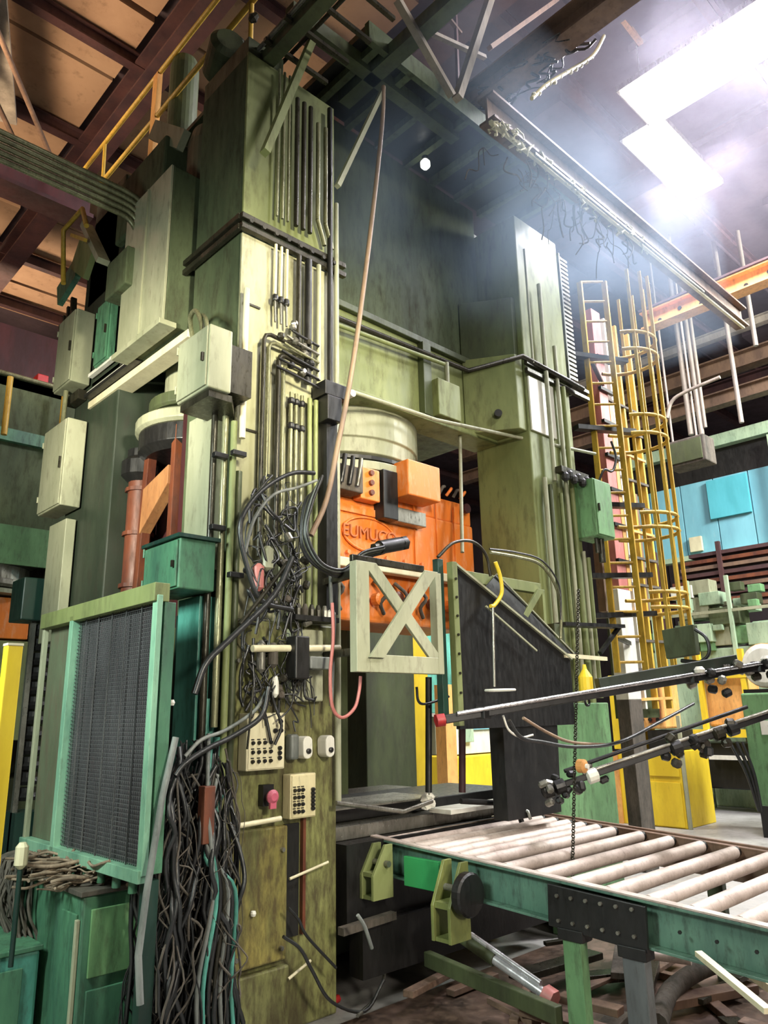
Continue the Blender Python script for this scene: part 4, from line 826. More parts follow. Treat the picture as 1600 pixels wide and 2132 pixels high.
hose(px([(1032, 1170), (1042, 1200), (1045, 1235), (1030, 1260), (1022, 1262)], Y=3.12), 0.014, YELLOW, 'short yellow hose hooked over the slanted guard')
tag(M().tube(px([(1027, 1265), (1030, 1430)], Y=3.1), 0.010, 6).build('drop_rod', STEEL), 'thin rod in front of the slanted black guard', 'rod')
c = at(1042, 1437, Y=2.95); tag(M().ring(c, 0.09, 0.008, 24, V((0, 0, 1))).build('hoop', WHITE), 'pale metal hoop lying above the dark boom', 'hoop')
hose(px([(912, 1160), (945, 1130), (985, 1128), (1012, 1155), (1022, 1200)], Y=3.15), 0.011, DPIPE, 'dark brown hose arching over the green edge post')
hose(px([(1022, 1150), (1080, 1160), (1125, 1175), (1155, 1215), (1168, 1265), (1168, 1330)], Y=3.2), 0.012, PIPE, 'olive hose arching over the far guard frame')
hose(px([(1020, 1143), (1075, 1150), (1130, 1168), (1165, 1220), (1168, 1290)], Y=3.16), 0.007, RUBBER, 'thin black hose just above the olive arching hose')
tag(M().tube(px([(893, 1410), (893, 1650)], Y=3.6), 0.022, 8).build('black_upright', BLACK), 'black upright bar in the bright gap under the guard', 'bar')
tag(M().tube(px([(963, 1500), (963, 1650)], Y=3.6), 0.024, 8).build('maroon_upright', MAROON), 'dark maroon upright bar in the bright gap beneath the boom', 'bar')
tag(M().box(3.95, 4.9, 3.55, 3.75, 0.95, 0.98).build('pale_ledge', WHITE, None, 0.003), 'white ledge strip on the die table in the bright gap', 'ledge')
hose(px([(868, 1430), (872, 1460), (890, 1465), (935, 1450)], Y=3.5), 0.009, RUBBER, 'thin black cable across the bright gap', name='cable', cat='cable')

# ================================================================ manipulator booms
A = at(925, 1498, Y=3.05); B = at(1600, 1385, X=5.4); D = (B-A).normalized()
hk0 = None
bm_ = thing('manipulator_boom', 'long black upper manipulator boom reaching in from the side', 'manipulator arm', A)
M().bar(A, B+D*0.8, 0.05, 0.05).build('boom_tube', BLACK, bm_, 0.006)
M().tube([A+D*0.05+V((0, -0.04, 0.025)), B+D*0.8+V((0, -0.04, 0.025))], 0.013, 8).build('polished_rod', CHROME, bm_)
M().bar(A+D*1.05+V((0, 0.02, 0.05)), A+D*2.1+V((0, 0.02, 0.06)), 0.06, 0.08).build('upper_rail', BLACKG, bm_, 0.004)
M().hexnut(A, -D, 0.04, 0.05).build('end_cap', RED, bm_)
for t_ in (0.25, 1.72, 2.25): M().box(*sum([[p-0.035, p+0.035] for p in (A+D*t_)], [])).build('clamp', BLACK, bm_, 0.006)
for t_ in (1.72, 2.25): M().lathe(A+D*t_+V((0, -0.06, 0.03)), [(0.03, 0), (0.035, 0.02), (0.02, 0.04)], 12).build('ball_joint', WHITE, bm_)
qq = random.Random(9)
for i in range(22):
    p = A+D*qq.uniform(1.7, 2.9)+V((qq.uniform(-.05, .05), qq.uniform(-.08, .05), qq.uniform(-0.13, 0.05)))
    M().lathe(p, [(0.015, -0.03), (0.028, -0.02), (0.028, 0.02), (0.015, 0.03)], 8, V((qq.uniform(-1, 1), qq.uniform(-1, 1), qq.uniform(-.5, .5))).normalized()).build('fitting', qq.choice([BLACK, BLACK, BLACK, STEEL, DPIPE]), bm_)
A2 = at(1130, 1648, Y=2.95); B2 = at(1600, 1490, X=5.3); D2 = (B2-A2).normalized()
b2 = thing('manipulator_boom', 'lower slanting black manipulator boom above the rollers', 'manipulator arm', A2)
M().bar(A2+D2*0.1, B2+D2*0.6, 0.045, 0.035).build('boom_tube', BLACK, b2, 0.005)
M().tube([A2+D2*0.25+V((0, -0.03, 0.035)), B2+D2*0.6+V((0, -0.03, 0.035))], 0.012, 8).build('polished_rod', STEEL, b2)
M().tube([A2+D2*0.2+V((0, 0.05, 0.06)), A2+D2*1.5+V((0, 0.05, 0.08))], 0.013, 8).build('side_rod', BLACK, b2)
for t_, m in ((0.02, BLACK), (0.1, BLACK), (0.32, WHITE), (0.9, BLACK), (1.2, DPIPE), (1.3, BLACK)):
    M().lathe(A2+D2*t_+V((0, -0.02, 0)), [(0.02, -0.04), (0.045, -0.03), (0.045, 0.03), (0.02, 0.04)], 12, D2).build('gripper_joint', m, b2)
for i in range(16):
    p = A2+D2*qq.uniform(0, 0.35)+V((qq.uniform(-.06, .06), qq.uniform(-.06, .04), qq.uniform(-0.08, 0.06)))
    M().lathe(p, [(0.012, -0.03), (0.022, -0.02), (0.022, 0.02), (0.012, 0.03)], 7, V((qq.uniform(-1, 1), qq.uniform(-1, 1), qq.uniform(-.5, .5))).normalized()).build('fitting', qq.choice([BLACK, BLACK, STEEL]), b2)
for i in range(14):
    p = A2+D2*qq.uniform(0.85, 1.35)+V((qq.uniform(-.05, .05), qq.uniform(-.06, .04), qq.uniform(-0.12, 0.05)))
    M().lathe(p, [(0.015, -0.03), (0.03, -0.02), (0.03, 0.02), (0.015, 0.03)], 7, V((qq.uniform(-1, 1), qq.uniform(-1, 1), qq.uniform(-.5, .5))).normalized()).build('fitting', qq.choice([BLACK, BRAID, DPIPE]), b2)
# control head on the boom
c0 = A+D*2.02
mh = thing('boom_monitor', 'grey square box on a stalk above the upper boom', 'box', c0)
q0 = at(1412, 1345, X=c0.x)
M().prism([at(1378, 1312, X=c0.x), at(1443, 1300, X=c0.x), at(1450, 1362, X=c0.x), at(1388, 1372, X=c0.x)], (0.07, 0, 0)).build('housing', DARKS, mh, 0.004)
M().tube([q0+V((0.03, 0, -0.1)), c0+V((0, 0, 0.04))], 0.014, 8).build('stalk', BLACK, mh)
hose([at(1448, 1310, X=c0.x), at(1472, 1330, X=c0.x), at(1475, 1365, X=c0.x), at(1440, 1388, X=c0.x)], 0.012, RUBBER, 'black hose looping behind the grey box on the boom')
# chain hoist with yellow hooks
ch = thing('hoist_chain', 'dark chain hanging past the yellow hook block in front of the far column', 'chain', at(1203, 1250, Y=2.6))
c1, c2_ = at(1205, 1230, Y=2.7), at(1192, 1840, Y=2.7)
nL = 120; f = None
for i in range(nL):
    p = c1.lerp(c2_, i/(nL-1))
    if i % 2 == 0: o = M().ring(p, 0.010, 0.0035, 8, V((1, 0, 0)), 5).build('link', DPIPE, ch)
    else: o = M().ring(p, 0.010, 0.0035, 8, V((0, 1, 0)), 5).build('link', DPIPE, ch)
hk = thing('hook_block', 'yellow hook block on the upper boom', 'hook', at(1220, 1420, Y=2.66))
h0 = at(1220, 1420, Y=2.66)
M().lathe(h0+V((0, 0, -0.09)), [(0.02, 0), (0.045, 0.03), (0.045, 0.12), (0.015, 0.17), (0.01, 0.2)], 14).build('block', YELLOW, hk); M().ring(h0+V((0, 0, -0.12)), 0.025, 0.008, 14, V((0, 1, 0)), 6).build('hook', BLACK, hk)
hk = thing('hook_block', 'orange roller hook hanging just above the lower boom', 'hook', at(1212, 1595, Y=2.66))
h0 = at(1212, 1595, Y=2.66)
M().lathe(h0+V((0, 0.03, 0)), [(0.02, 0), (0.04, 0.01), (0.04, 0.05), (0.02, 0.06)], 16, V((0, -1, 0))).build('sheave', CRANE, hk); M().lathe(h0+V((0, -0.03, 0)), [(0.015, 0), (0.015, 0.015)], 10, V((0, -1, 0))).build('pin', WHITE, hk)
hose(px([(1060, 1500), (1085, 1535), (1130, 1545), (1200, 1555), (1290, 1545), (1380, 1500), (1445, 1465)], Y=2.5), 0.011, RUBBER, 'black hose sagging below the upper boom')
hose(px([(1090, 1495), (1140, 1525), (1190, 1545), (1260, 1550)], Y=2.55), 0.009, TANHOSE, 'tan hose sagging with the black one under the upper boom')
hose(px([(1048, 1490), (1060, 1520), (1085, 1535), (1110, 1530)], Y=2.9), 0.007, WHITE, 'white cable loop under the upper boom', name='cable', cat='cable')

# ================================================================ roller conveyor
CVG = mat('conveyor_green', (0.12, 0.24, 0.17), (0.06, 0.13, 0.10), 0.42, scale=4, amt=0.38, spots=(0.03, 0.035, 0.03), grime=0.8)
cv = thing('roller_conveyor', 'green channel sided roller conveyor running out of the press', 'conveyor', (4.2, 2.4, 0))
sl = 0.052
zc = lambda y: 0.86 - sl*(3.73-y)
Y0, Y1 = 3.74, -0.4
XN, XF = 3.40, 5.02
M().channel((XN+0.03, Y0, zc(Y0)-0.10), (XN+0.03, Y1, zc(Y1)-0.10), 0.06, 0.20, -1).build('side_channel', CVG, cv, 0.002)
M().channel((XF-0.03, Y0, zc(Y0)-0.10), (XF-0.03, Y1, zc(Y1)-0.10), 0.06, 0.20, 1).build('side_channel', BEAMB, cv, 0.002)
M().bar((XN+0.025, Y0, zc(Y0)+0.006), (XN+0.025, Y1, zc(Y1)+0.006), 0.05, 0.008).build('wear_strip', ROLLER, cv)
M().bar((XF, Y0, zc(Y0)+0.006), (XF, Y1, zc(Y1)+0.006), 0.03, 0.010).build('wear_strip', BEAMB, cv)
rl = None; y = 3.66; i = 0
while y > -0.3:
    if rl is None:
        rl = M().cyl((XN+0.07, y, zc(y)-0.028), (XF-0.10, y, zc(y)-0.028), 0.036, 16).build('roller', ROLLER, cv)
        M().cyl((XN+0.055, y, zc(y)-0.028), (XN+0.069, y, zc(y)-0.028), 0.022, 12).build('bearing', BLACK, rl)
        M().cyl((XF-0.099, y, zc(y)-0.028), (XF-0.058, y, zc(y)-0.028), 0.030, 12).build('bearing', BLACK, rl)
        ry = y
    else: dup(rl, (0, y-ry, -sl*(ry-y)), cv)
    y -= 0.118 if i < 6 else 0.205; i += 1
# bolted splice plate and bolts
M().bar((XN-0.012, 2.42, zc(2.42)-0.115), (XN-0.012, 1.90, zc(1.9)-0.115), 0.02, 0.19, upv=(0, 0, 1)).build('splice_plate', BLACK, cv, 0.003)
bolts(cv, [(XN-0.022, 2.36-0.08*k, zc(2.3)-0.06-dz) for k in range(6) for dz in (0, 0.11)], (-1, 0, 0), 0.009, 0.012, STEEL)
bolts(cv, [(XN-0.003, 1.75-0.16*k, zc(1.7-0.16*k)-0.09) for k in range(8)], (-1, 0, 0), 0.008, 0.01, BLACK, 'rivet')
for y, m, w in ((2.30, GREENL, 0.10), (1.98, STEEL, 0.11)):
    M().box(XN-0.02, XN+0.04, y-w/2, y+w/2, 0.012, zc(y)-0.215).build('leg', m if m is not STEEL else mat('grey_leg_paint', (0.13, 0.14, 0.14), (0.07, 0.075, 0.08), 0.5, scale=4, amt=0.35), cv, 0.004)
    M().box(XN-0.06, XN+0.08, y-w/2-0.05, y+w/2+0.05, 0, 0.012).build('foot_plate', BLACK, cv)
    M().box(XN-0.03, XN+0.05, y-0.07, y+0.07, zc(y)-0.25, zc(y)-0.2).build('bracket', BLACK, cv, 0.003)
for y in (2.3, 0.5): M().box(XF-0.06, XF, y-0.05, y+0.05, 0, zc(y)-0.2).build('leg', OLIVED, cv, 0.004)
M().bar((XN+0.3, 1.9, 0.62), (XN+0.5, 1.0, 0.05), 0.03).build('brace', CREAM, cv)
# green plate and two lifting yokes under the near rail
M().box(XN-0.03, XN-0.005, 3.14, 3.42, 0.63, 0.79).build('end_plate', BRIGHTG, cv, 0.004, label='bright green end plate')
def yoke(lab, yc, z0, z1, s, mm):
    t = thing('lifting_yoke', lab, 'bracket', (XN, yc, z0))
    for dy in (-s, s):
        M().prism([(XN-0.20, yc+dy-0.010, z0), (XN-0.04, yc+dy-0.010, z0), (XN-0.04, yc+dy-0.010, z1), (XN-0.10, yc+dy-0.010, z1), (XN-0.20, yc+dy-0.010, z0+(z1-z0)*0.45)], (0, 0.02, 0)).build('cheek', mm, t, 0.002)
    M().box(XN-0.19, XN-0.05, yc-s+0.011, yc+s-0.011, z0+(z1-z0)*0.42, z0+(z1-z0)*0.50).build('web', mm, t)
    M().box(XN-0.19, XN-0.05, yc-s+0.011, yc+s-0.011, z0, z0+0.02).build('base', mm, t)
    M().cyl((XN-0.10, yc-s-0.04, z0+(z1-z0)*0.65), (XN-0.10, yc+s+0.04, z0+(z1-z0)*0.65), 0.018, 10).build('pin', STEEL, t)
    return t
t = yoke('yellow green yoke with black wheel under the near rail of the conveyor', 2.98, 0.44, 0.82, 0.06, mat('moss_yellow_paint', (0.26, 0.28, 0.08), (0.14, 0.16, 0.05), 0.4, scale=4, amt=0.35))
M().lathe((XN-0.1, 2.90, 0.67), [(0.10, 0), (0.11, 0.01), (0.11, 0.05), (0.10, 0.06), (0.03, 0.065)], 24, V((0, -1, 0))).build('wheel', BLACK, t)
yoke('darker yoke under the conveyor next to the press column', 3.56, 0.56, 0.85, 0.05, OLIVE)
# hydraulic cylinder & beams under the conveyor
hc = thing('lift_cylinder', 'bright polished hydraulic cylinder lying under the conveyor', 'cylinder', (3.5, 2.8, 0.2))
a, b = at(955, 1945, X=3.5), at(1135, 2070, X=3.5); d = (b-a)
M().cyl(a, a+d*0.45, 0.035, 16).build('barrel', OLIVED, hc); M().cyl(a+d*0.3, b, 0.026, 20).build('rod', SMOOTH, hc)
M().cyl(a+d*0.2+V((0, 0.02, 0.05)), b+V((0, 0.02, 0.045)), 0.014, 12).build('rod', SMOOTH, hc)
M().hexnut(b, d, 0.05, 0.06).build('clevis', PINK, hc); M().hexnut(a, -d, 0.05, 0.05).build('clevis', BLACK, hc)
tag(M().bar(at(890, 1995, Z=0.2), at(1165, 2115, Z=0.2), 0.05, 0.08, upv=(0, 0, 1)).build('sill_beam', OLIVED, None, 0.005), 'grey green sill beam lying below the polished cylinder', 'beam')
tag(M().bar(at(710, 1940, Y=3.5), at(820, 1905, Y=3.5), 0.05, 0.04).build('cross_tie', BRAID), 'dusty cross tie in the dark under the press table', 'bar')
tag(M().bar((3.15, 3.6, 0.30), (4.9, 3.55, 0.30), 0.12, 0.28).build('table_beam', BLACK), 'black beam across the pit under the press table', 'beam')
tag(M().box(3.1, 5.1, 3.62, 3.75, 0.4, 0.86).build('table_skirt', BLACK), 'black skirt plate below the press table edge', 'plate')
tag(M().box(2.9, 6.4, -1.0, 3.5, -0.0, 0.012).build('pit_floor', PITM), 'oily brown floor patch under the conveyor', 'floor patch')
q = random.Random(21)
for i in range(46):
    x = q.uniform(3.5, 5.3); y = q.uniform(0.2, 3.4); a = q.uniform(-0.5, 0.5)+(1.2 if q.random() < 0.3 else 0); l = q.uniform(0.3, 0.8)
    zz = 0.04+0.03*(i % 4)
    dv = V((math.cos(a), math.sin(a), q.uniform(-0.04, 0.04)))*l/2
    tag(M().bar(V((x, y, zz))-dv, V((x, y, zz))+dv, q.uniform(0.04, 0.12), q.uniform(0.02, 0.05)).build('scrap_bar', q.choice([WOOD, WOOD, BEAMB, BEAMP, BRAID, DPIPE]), None, 0.004), 'brown scrap bar strewn on the floor under the conveyor', 'scrap', 'scrap strewn under the conveyor')
tag(M().tube([at(1590, 1985, Z=0.15), at(1480, 2010, Z=0.15), at(1400, 2060, Z=0.12), at(1370, 2132, Z=0.1)], 0.05, 10, smooth=5).build('fat_hose', BRAID), 'fat dusty brown hose curving on the floor under the conveyor', 'hose')
tag(M().tube([at(1350, 1988, Z=0.35), at(1440, 2000, Z=0.35)], 0.022, 10).build('white_pipe', ROLLER), 'pale pipe stub just under the conveyor channel', 'pipe')
tag(M().bar(at(1455, 1985, Y=1.6), at(1600, 2105, Y=1.25), 0.03, 0.02).build('pale_strut', CREAM), 'long pale strut slanting below the conveyor channel', 'strut')
# red hose on the floor by the column foot
hose([at(590, 2115, Z=0.03), at(640, 2100, Z=0.03), at(680, 2092, Z=0.03), at(705, 2078, Z=0.04)], 0.022, RED, 'red hose on the floor at the column foot')
t = thing('hose_nozzle', 'dusty nozzle lying beside the red hose', 'nozzle', at(610, 2105, Z=0.04))
M().cyl(at(580, 2120, Z=0.04), at(625, 2098, Z=0.05), 0.028, 10).build('barrel', BRAID, t); M().cyl(at(600, 2100, Z=0.06), at(612, 2120, Z=0.03), 0.014, 8).build('trigger', STEEL, t)
hose([at(745, 2115, Z=0.05), at(780, 2080, Z=0.06), at(800, 2035, Z=0.12), at(798, 2000, Z=0.2)], 0.010, STEEL, 'bright bent rod on the floor right behind the red hose', name='bent_rod', cat='rod')
hose([at(745, 1905, Y=3.3), at(760, 1930, Y=3.3), at(775, 1975, Y=3.3)], 0.010, GREYHOSE, 'grey cable hanging in the dark under the press table', name='cable', cat='cable')
# loose sheets on the table
tag(M().box(3.15, 4.1, 3.8, 4.25, 1.03, 1.04).build('loose_sheet', STEEL), 'loose grey steel sheet on the die table', 'sheet')
t = thing('rag', 'crumpled white rag on the end of the die table', 'rag', at(890, 1670, Y=3.7))
m = M(); qq = random.Random(2); cc0 = at(892, 1668, Y=3.7)
m.lathe(cc0+V((0, 0, -0.04)), [(0.045+0.01*math.sin(k*2.3), 0.018*k) for k in range(5)]+[(0.01, 0.09)], 9)
for v in m.v: v += V((qq.uniform(-.015, .015), qq.uniform(-.015, .015), qq.uniform(-.012, .012)))
m.build('rag_cloth', WHITE, t)
t = thing('tongs', 'dark tongs lying across the near end of the rollers', 'tongs', at(1080, 1690, Y=3.3))
M().tube([at(960, 1668, Y=3.45), at(1040, 1672, Y=3.4), at(1080, 1690, Y=3.3)], 0.018, 8).build('handle', BLACK, t)
M().tube([at(1080, 1690, Y=3.3), at(1087, 1712, Y=3.28)], 0.018, 8).build('jaw', BLACK, t); M().tube([at(1075, 1680, Y=3.3), at(1100, 1690, Y=3.2), at(1105, 1705, Y=3.2)], 0.012, 8).build('jaw', STEEL, t)
tag(M().tube([at(700, 1672, Y=3.55), at(840, 1690, Y=3.55), at(900, 1668, Y=3.55)], 0.014, 8).build('pry_bar', STEEL), 'steel pry bar lying on the die table edge', 'bar')

# ================================================================ ladder with cage
LX, LY = 7.16, 3.62
ld = thing('caged_ladder', 'tall yellow caged ladder beside the far press column', 'ladder', (LX, LY, 1.6))
RC = 0.36
hd = V((math.cos(math.radians(-43)), math.sin(math.radians(-43)), 0)); fd = V((hd.y, -hd.x, 0))  # hd: to the right, fd toward viewer side
if fd.dot(CAM-V((LX, LY, 1.6))) < 0: fd = -fd
LC = V((LX, LY, 0))
def rp(a, z, r=RC): return LC + hd*math.cos(a)*r + fd*math.sin(a)*r*0.9 + V((0, 0, z))
for i, s in enumerate((-0.40, -0.12)):
    M().bar(LC+hd*s+V((0, 0, 1.95)), LC+hd*s+V((0, 0, 6.3)), 0.06, 0.025).build('stringer', YRAIL, ld)
f = M().cyl(LC+hd*-0.385+V((0, 0, 2.05)), LC+hd*-0.135+V((0, 0, 2.05)), 0.014, 8).build('rung', YRAIL, ld)
for i in range(1, 18): dup(f, (0, 0, 0.25*i), ld)
for a in (-1.2, -0.75, -0.3, 0.15, 0.6, 1.05, 1.5):
    M().bar(rp(a, 1.9), rp(a, 6.25), 0.035, 0.012).build('cage_bar', YRAIL, ld)
f = None
for z in (2.55, 2.7, 3.35, 3.5, 4.35, 4.55, 5.3, 5.5):
    pts = [rp(-2.0+3.9*i/20, z) for i in range(21)]
    o = M().tube(pts, 0.020, 6).build('cage_hoop', YRAIL, ld)
for z in (2.5, 2.9, 3.65, 4.5, 5.35):
    M().bar(LC+hd*-0.62+fd*0.1+V((0, 0, z)), LC+hd*0.1+fd*-0.2+V((0, 0, z+0.05)), 0.09, 0.05).build('standoff', BLACK, ld)
pc = thing('pink_column', 'faded pink red square column behind the ladder', 'column', (7.0, 4.2, 0))
a = at(1258, 900, Y=4.25); M().box(a.x-0.10, a.x+0.10, 4.2, 4.35, 2.9, 6.4).build('shaft', PINK, pc, 0.006)
M().box(a.x+0.11, a.x+0.18, 4.2, 4.3, 2.9, 5.2).build('angle_strip', CRANE, pc)
for i in range(7): M().box(a.x-0.12, a.x+0.2, 4.16, 4.2, 3.2+0.42*i, 3.24+0.42*i).build('strap', BLACK, pc)
M().box(a.x-0.14, a.x+0.14, 4.2, 4.35, 1.7, 2.9).build('shaft', WHITE, pc, 0.006, label='white painted middle column')
M().box(a.x-0.14, a.x+0.14, 4.2, 4.35, 0, 1.7).build('shaft', BRAID, pc, 0.006, label='dusty brown lower column')
vp = thing('yellow_upright', 'yellow ribbed upright inside the ladder cage', 'post', (7.6, 4.3, 0))
for dx in (0, 0.28, 0.62): M().bar((a.x+0.45+dx, 4.35, 1.6), (a.x+0.42+dx, 4.35, 6.5), 0.07, 0.04).build('rail', YRAIL if dx else WHITE, vp)
for i in range(12): M().bar((a.x+0.12, 4.33, 1.7+0.33*i), (a.x+1.1, 4.33, 1.72+0.33*i), 0.05, 0.03).build('cross_bar', BRAID if i % 3 else CRANE, vp)
M().box(a.x+0.1, a.x+1.15, 4.5, 4.6, 2.7, 4.3).build('rear_plate', BEAMB, vp)
M().box(a.x+0.25, a.x+1.0, 4.45, 4.6, 1.5, 2.65).build('rear_plate', OLIVED, vp)
for z in (2.3, 5.4): M().bar(LC+hd*-0.38+V((0, 0, z)), V((a.x, 4.2, z)), 0.04).build('standoff', BLACK, ld)
sh = thing('shelf_bracket', 'black triangular shelf bracket beside the far column', 'bracket', (6.4, 3.5, 2))
s0, s1, s2 = at(1165, 1300, Y=3.4), at(1290, 1305, Y=3.4), at(1250, 1360, Y=3.4)
M().bar(s0, s1, 0.12, 0.03).build('shelf', BLACK, sh); M().bar(s1, s2, 0.03).build('brace', BLACK, sh); M().box(s0.x-0.1, s0.x+0.02, 3.38, 3.5, s0.z-0.3, s0.z).build('box', OLIVED, sh)
tag(M().bar(at(1175, 1365, Y=3.2), at(1262, 1372, Y=3.2), 0.03).build('pale_bar', CREAM), 'short pale bar above the yellow hook block', 'bar')

# ================================================================ yellow cabinets & right background
yc = thing('yellow_cabinet', 'bright yellow sheet steel cabinet on the floor beyond the conveyor', 'cabinet', (10.8, 5.7, 0))
XC = 10.55
y1_, y2_ = at(1282, 1650, X=XC).y, at(1425, 1650, X=XC).y; ym = at(1328, 1650, X=XC).y
M().box(XC, XC+0.9, ym+0.01, y1_, 0, 0.98).build('left_unit', YELLOW, yc, 0.01); M().box(XC, XC+0.9, y2_, ym-0.01, 0, 1.02).build('main_unit', YELLOW, yc, 0.01)
M().box(XC, XC+0.5, ym-0.12, y1_-0.05, 1.03, 2.1).build('upper_post', YELLOW, yc, 0.01)
M().box(XC-0.02, XC, y2_+0.03, ym-0.03, 0.02, 0.60).build('door', YELLOW, yc, 0.003); M().box(XC-0.02, XC, y2_+0.03, ym-0.03, 0.68, 0.98).build('door', YELLOW, yc, 0.003)
M().box(XC-0.01, XC+0.02, y2_-0.06, y2_-0.01, 0, 1.5).build('corner_angle', GREY, yc)
M().box(XC+0.01, XC+0.6, y2_+0.05, ym-0.25, 1.03, 1.3).build('recess', BLACK, yc)
M().box(XC-0.03, XC-0.001, y1_-0.1, y1_+0.04, 0, 1.0).build('corner_angle', CRANE, yc)
og = thing('orange_unit', 'rusty orange gearbox above the yellow cabinet', 'gearbox', (10.6, 5.5, 1.3))
M().box(XC+0.0, XC+0.5, y2_+0.15, ym-0.14, 1.32, 2.0).build('housing', CRANE, og, 0.03); M().box(XC-0.02, XC-0.001, y2_+0.2, ym-0.3, 1.4, 1.9).build('cover', RUSTO, og, 0.01)
bolts(og, [(XC-0.02, y2_+0.25+0.12*i, 1.45+0.4*j) for i in range(3) for j in range(2)], (-1, 0, 0), 0.03, 0.02, BLACK)
og = thing('yellow_cart', 'yellow and black trolley beyond the yellow cabinet', 'trolley', (12.5, 5.4, 0))
for dy in (0, 0.7, 1.4): M().bar((12.5, 4.2+dy, 1.2), (12.5, 4.2+dy, 2.5), 0.08).build('post', YELLOW, og)
M().bar((12.5, 4.1, 1.2), (12.5, 6.0, 1.2), 0.12).build('rail', YELLOW, og); M().bar((12.5, 4.1, 2.1), (12.5, 6.0, 2.1), 0.1).build('rail', YELLOW, og)
M().box(12.6, 13.2, 4.2, 6.0, 0.35, 1.05).build('bed', BLACK, og, 0.02); M().box(12.45, 12.6, 4.6, 5.6, 0.8, 0.86).build('step', WHITE, og)
M().box(12.6, 13.1, 4.9, 5.6, 1.3, 2.1).build('engine', CRANE, og, 0.04)
for y in (4.4, 5.8): M().lathe((12.5, y, 0.2), [(0.18, 0), (0.2, 0.02), (0.2, 0.08), (0.18, 0.1)], 18, V((-1, 0, 0))).build('wheel', BLACK, og)
gb = thing('green_bin', 'green cabinet with white label at the edge of the open floor', 'cabinet', (8.6, 2.9, 0))
g0 = at(1562, 1590, X=9.0)
M().box(9.0, 9.8, g0.y-1.0, g0.y, 0.55, 1.75).build('body', GREENL, gb, 0.02); M().box(8.985, 9.0, g0.y-0.35, g0.y-0.18, 1.3, 1.45).build('label_plate', WHITE, gb)
M().box(9.1, 9.7, g0.y-0.9, g0.y-0.1, 0, 0.55).build('plinth', BLACK, gb)
brl = thing('white_drum', 'white and orange drum lying behind the boom end', 'drum', (9, 3.5, 2))
c = at(1590, 1385, X=10.5); M().lathe(c, [(0.22, 0), (0.28, 0.03), (0.28, 0.9), (0.22, 0.93)], 24, V((1, 0, 0))).build('shell', WHITE, brl); M().lathe(c+V((0.05, 0, 0)), [(0.29, 0), (0.29, 0.1)], 24, V((1, 0, 0))).build('band', CRANE, brl)
M().box(c.x, c.x+0.9, c.y-0.3, c.y+0.3, 0, c.z-0.3).build('stand', BLACK, brl)
for k, o in enumerate((0, 14, 26)):
    hose([at(1520+o, 1545, X=8.8), at(1555+o*0.6, 1610, X=8.8), at(1582+o*0.2, 1690, X=8.8)], 0.018, RUBBER, 'black cable dropping to the concrete beyond the lower boom', group='cables dropping to the open floor', name='cable', cat='cable')
# pale green machines in the middle distance
q = random.Random(31)
pm = thing('lathe_machine', 'cluttered pale green machine tools beyond the ladder', 'machine', (13, 6, 0))
for i in range(34):
    a_ = at(q.uniform(1425, 1598), q.uniform(1215, 1350), X=13.2+q.random()*0.6)
    s = q.uniform(0.06, 0.22)
    M().box(a_.x-s, a_.x+s, a_.y-s*1.2, a_.y+s*1.2, a_.z-s, a_.z+s*q.uniform(0.3, 1)).build(q.choice(['gear_case', 'tool_block', 'guard_box']), q.choice([PALEG, PALEG, GREY, OLIVED, WHITE, GREENL]), pm, 0.01)
M().box(13.3, 14.4, 4.2, 7.2, 0.0, 2.6).build('bed', PALEG, pm, 0.03)
M().box(13.3, 13.5, 4.3, 7.0, 2.65, 2.95).build('saddle', GREENL, pm, 0.02)
for y in (5.2, 5.9, 6.6): M().bar((13.1, y, 0), (13.1, y, 3.8), 0.06).build('pipe', PALEG, pm)
M().bar((13.1, 4.0, 3.2), (13.1, 7.2, 3.2), 0.05).build('rail', GREY, pm)
# brown stacked racks
rk = thing('stock_rack', 'rack of stacked brown steel bars under the blue cladding', 'rack', (14.5, 5.8, 0))
for i in range(9): M().bar((14.6, 4.3, 3.45+0.13*i), (14.6, 7.2-0.1*i, 3.45+0.13*i), 0.3, 0.07).build('bar_stock', [BEAMB, RUSTO, BEAMP][i % 3], rk)
for y in (4.4, 5.8, 7.1): M().bar((14.45, y, 0), (14.45, y, 4.7), 0.08).build('upright', BEAMP, rk)
bu = thing('blue_office', 'pale blue clad cabin on stilts below the crane runway', 'cabin', (15, 6, 0))
for i in range(7): M().box(15.1, 15.2, 3.2+i*0.7, 3.88+i*0.7, 4.6, 6.15).build('cladding_sheet', BLUE, bu, 0.005)
M().box(15.02, 15.09, 5.3, 6.1, 5.3, 6.1).build('cyan_sheet', CYAN, bu)
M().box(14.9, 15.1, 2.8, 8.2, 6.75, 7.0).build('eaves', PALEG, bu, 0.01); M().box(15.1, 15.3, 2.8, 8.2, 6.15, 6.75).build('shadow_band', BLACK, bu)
M().box(14.85, 14.95, 4.6, 4.75, 0, 6.7).build('stilt', PALEG, bu); M().box(14.85, 15.05, 2.9, 8.2, 4.5, 4.6).build('sill', PALEG, bu)
M().box(15.02, 15.09, 6.35, 6.6, 4.7, 5.0).build('notice', CREAM, bu)
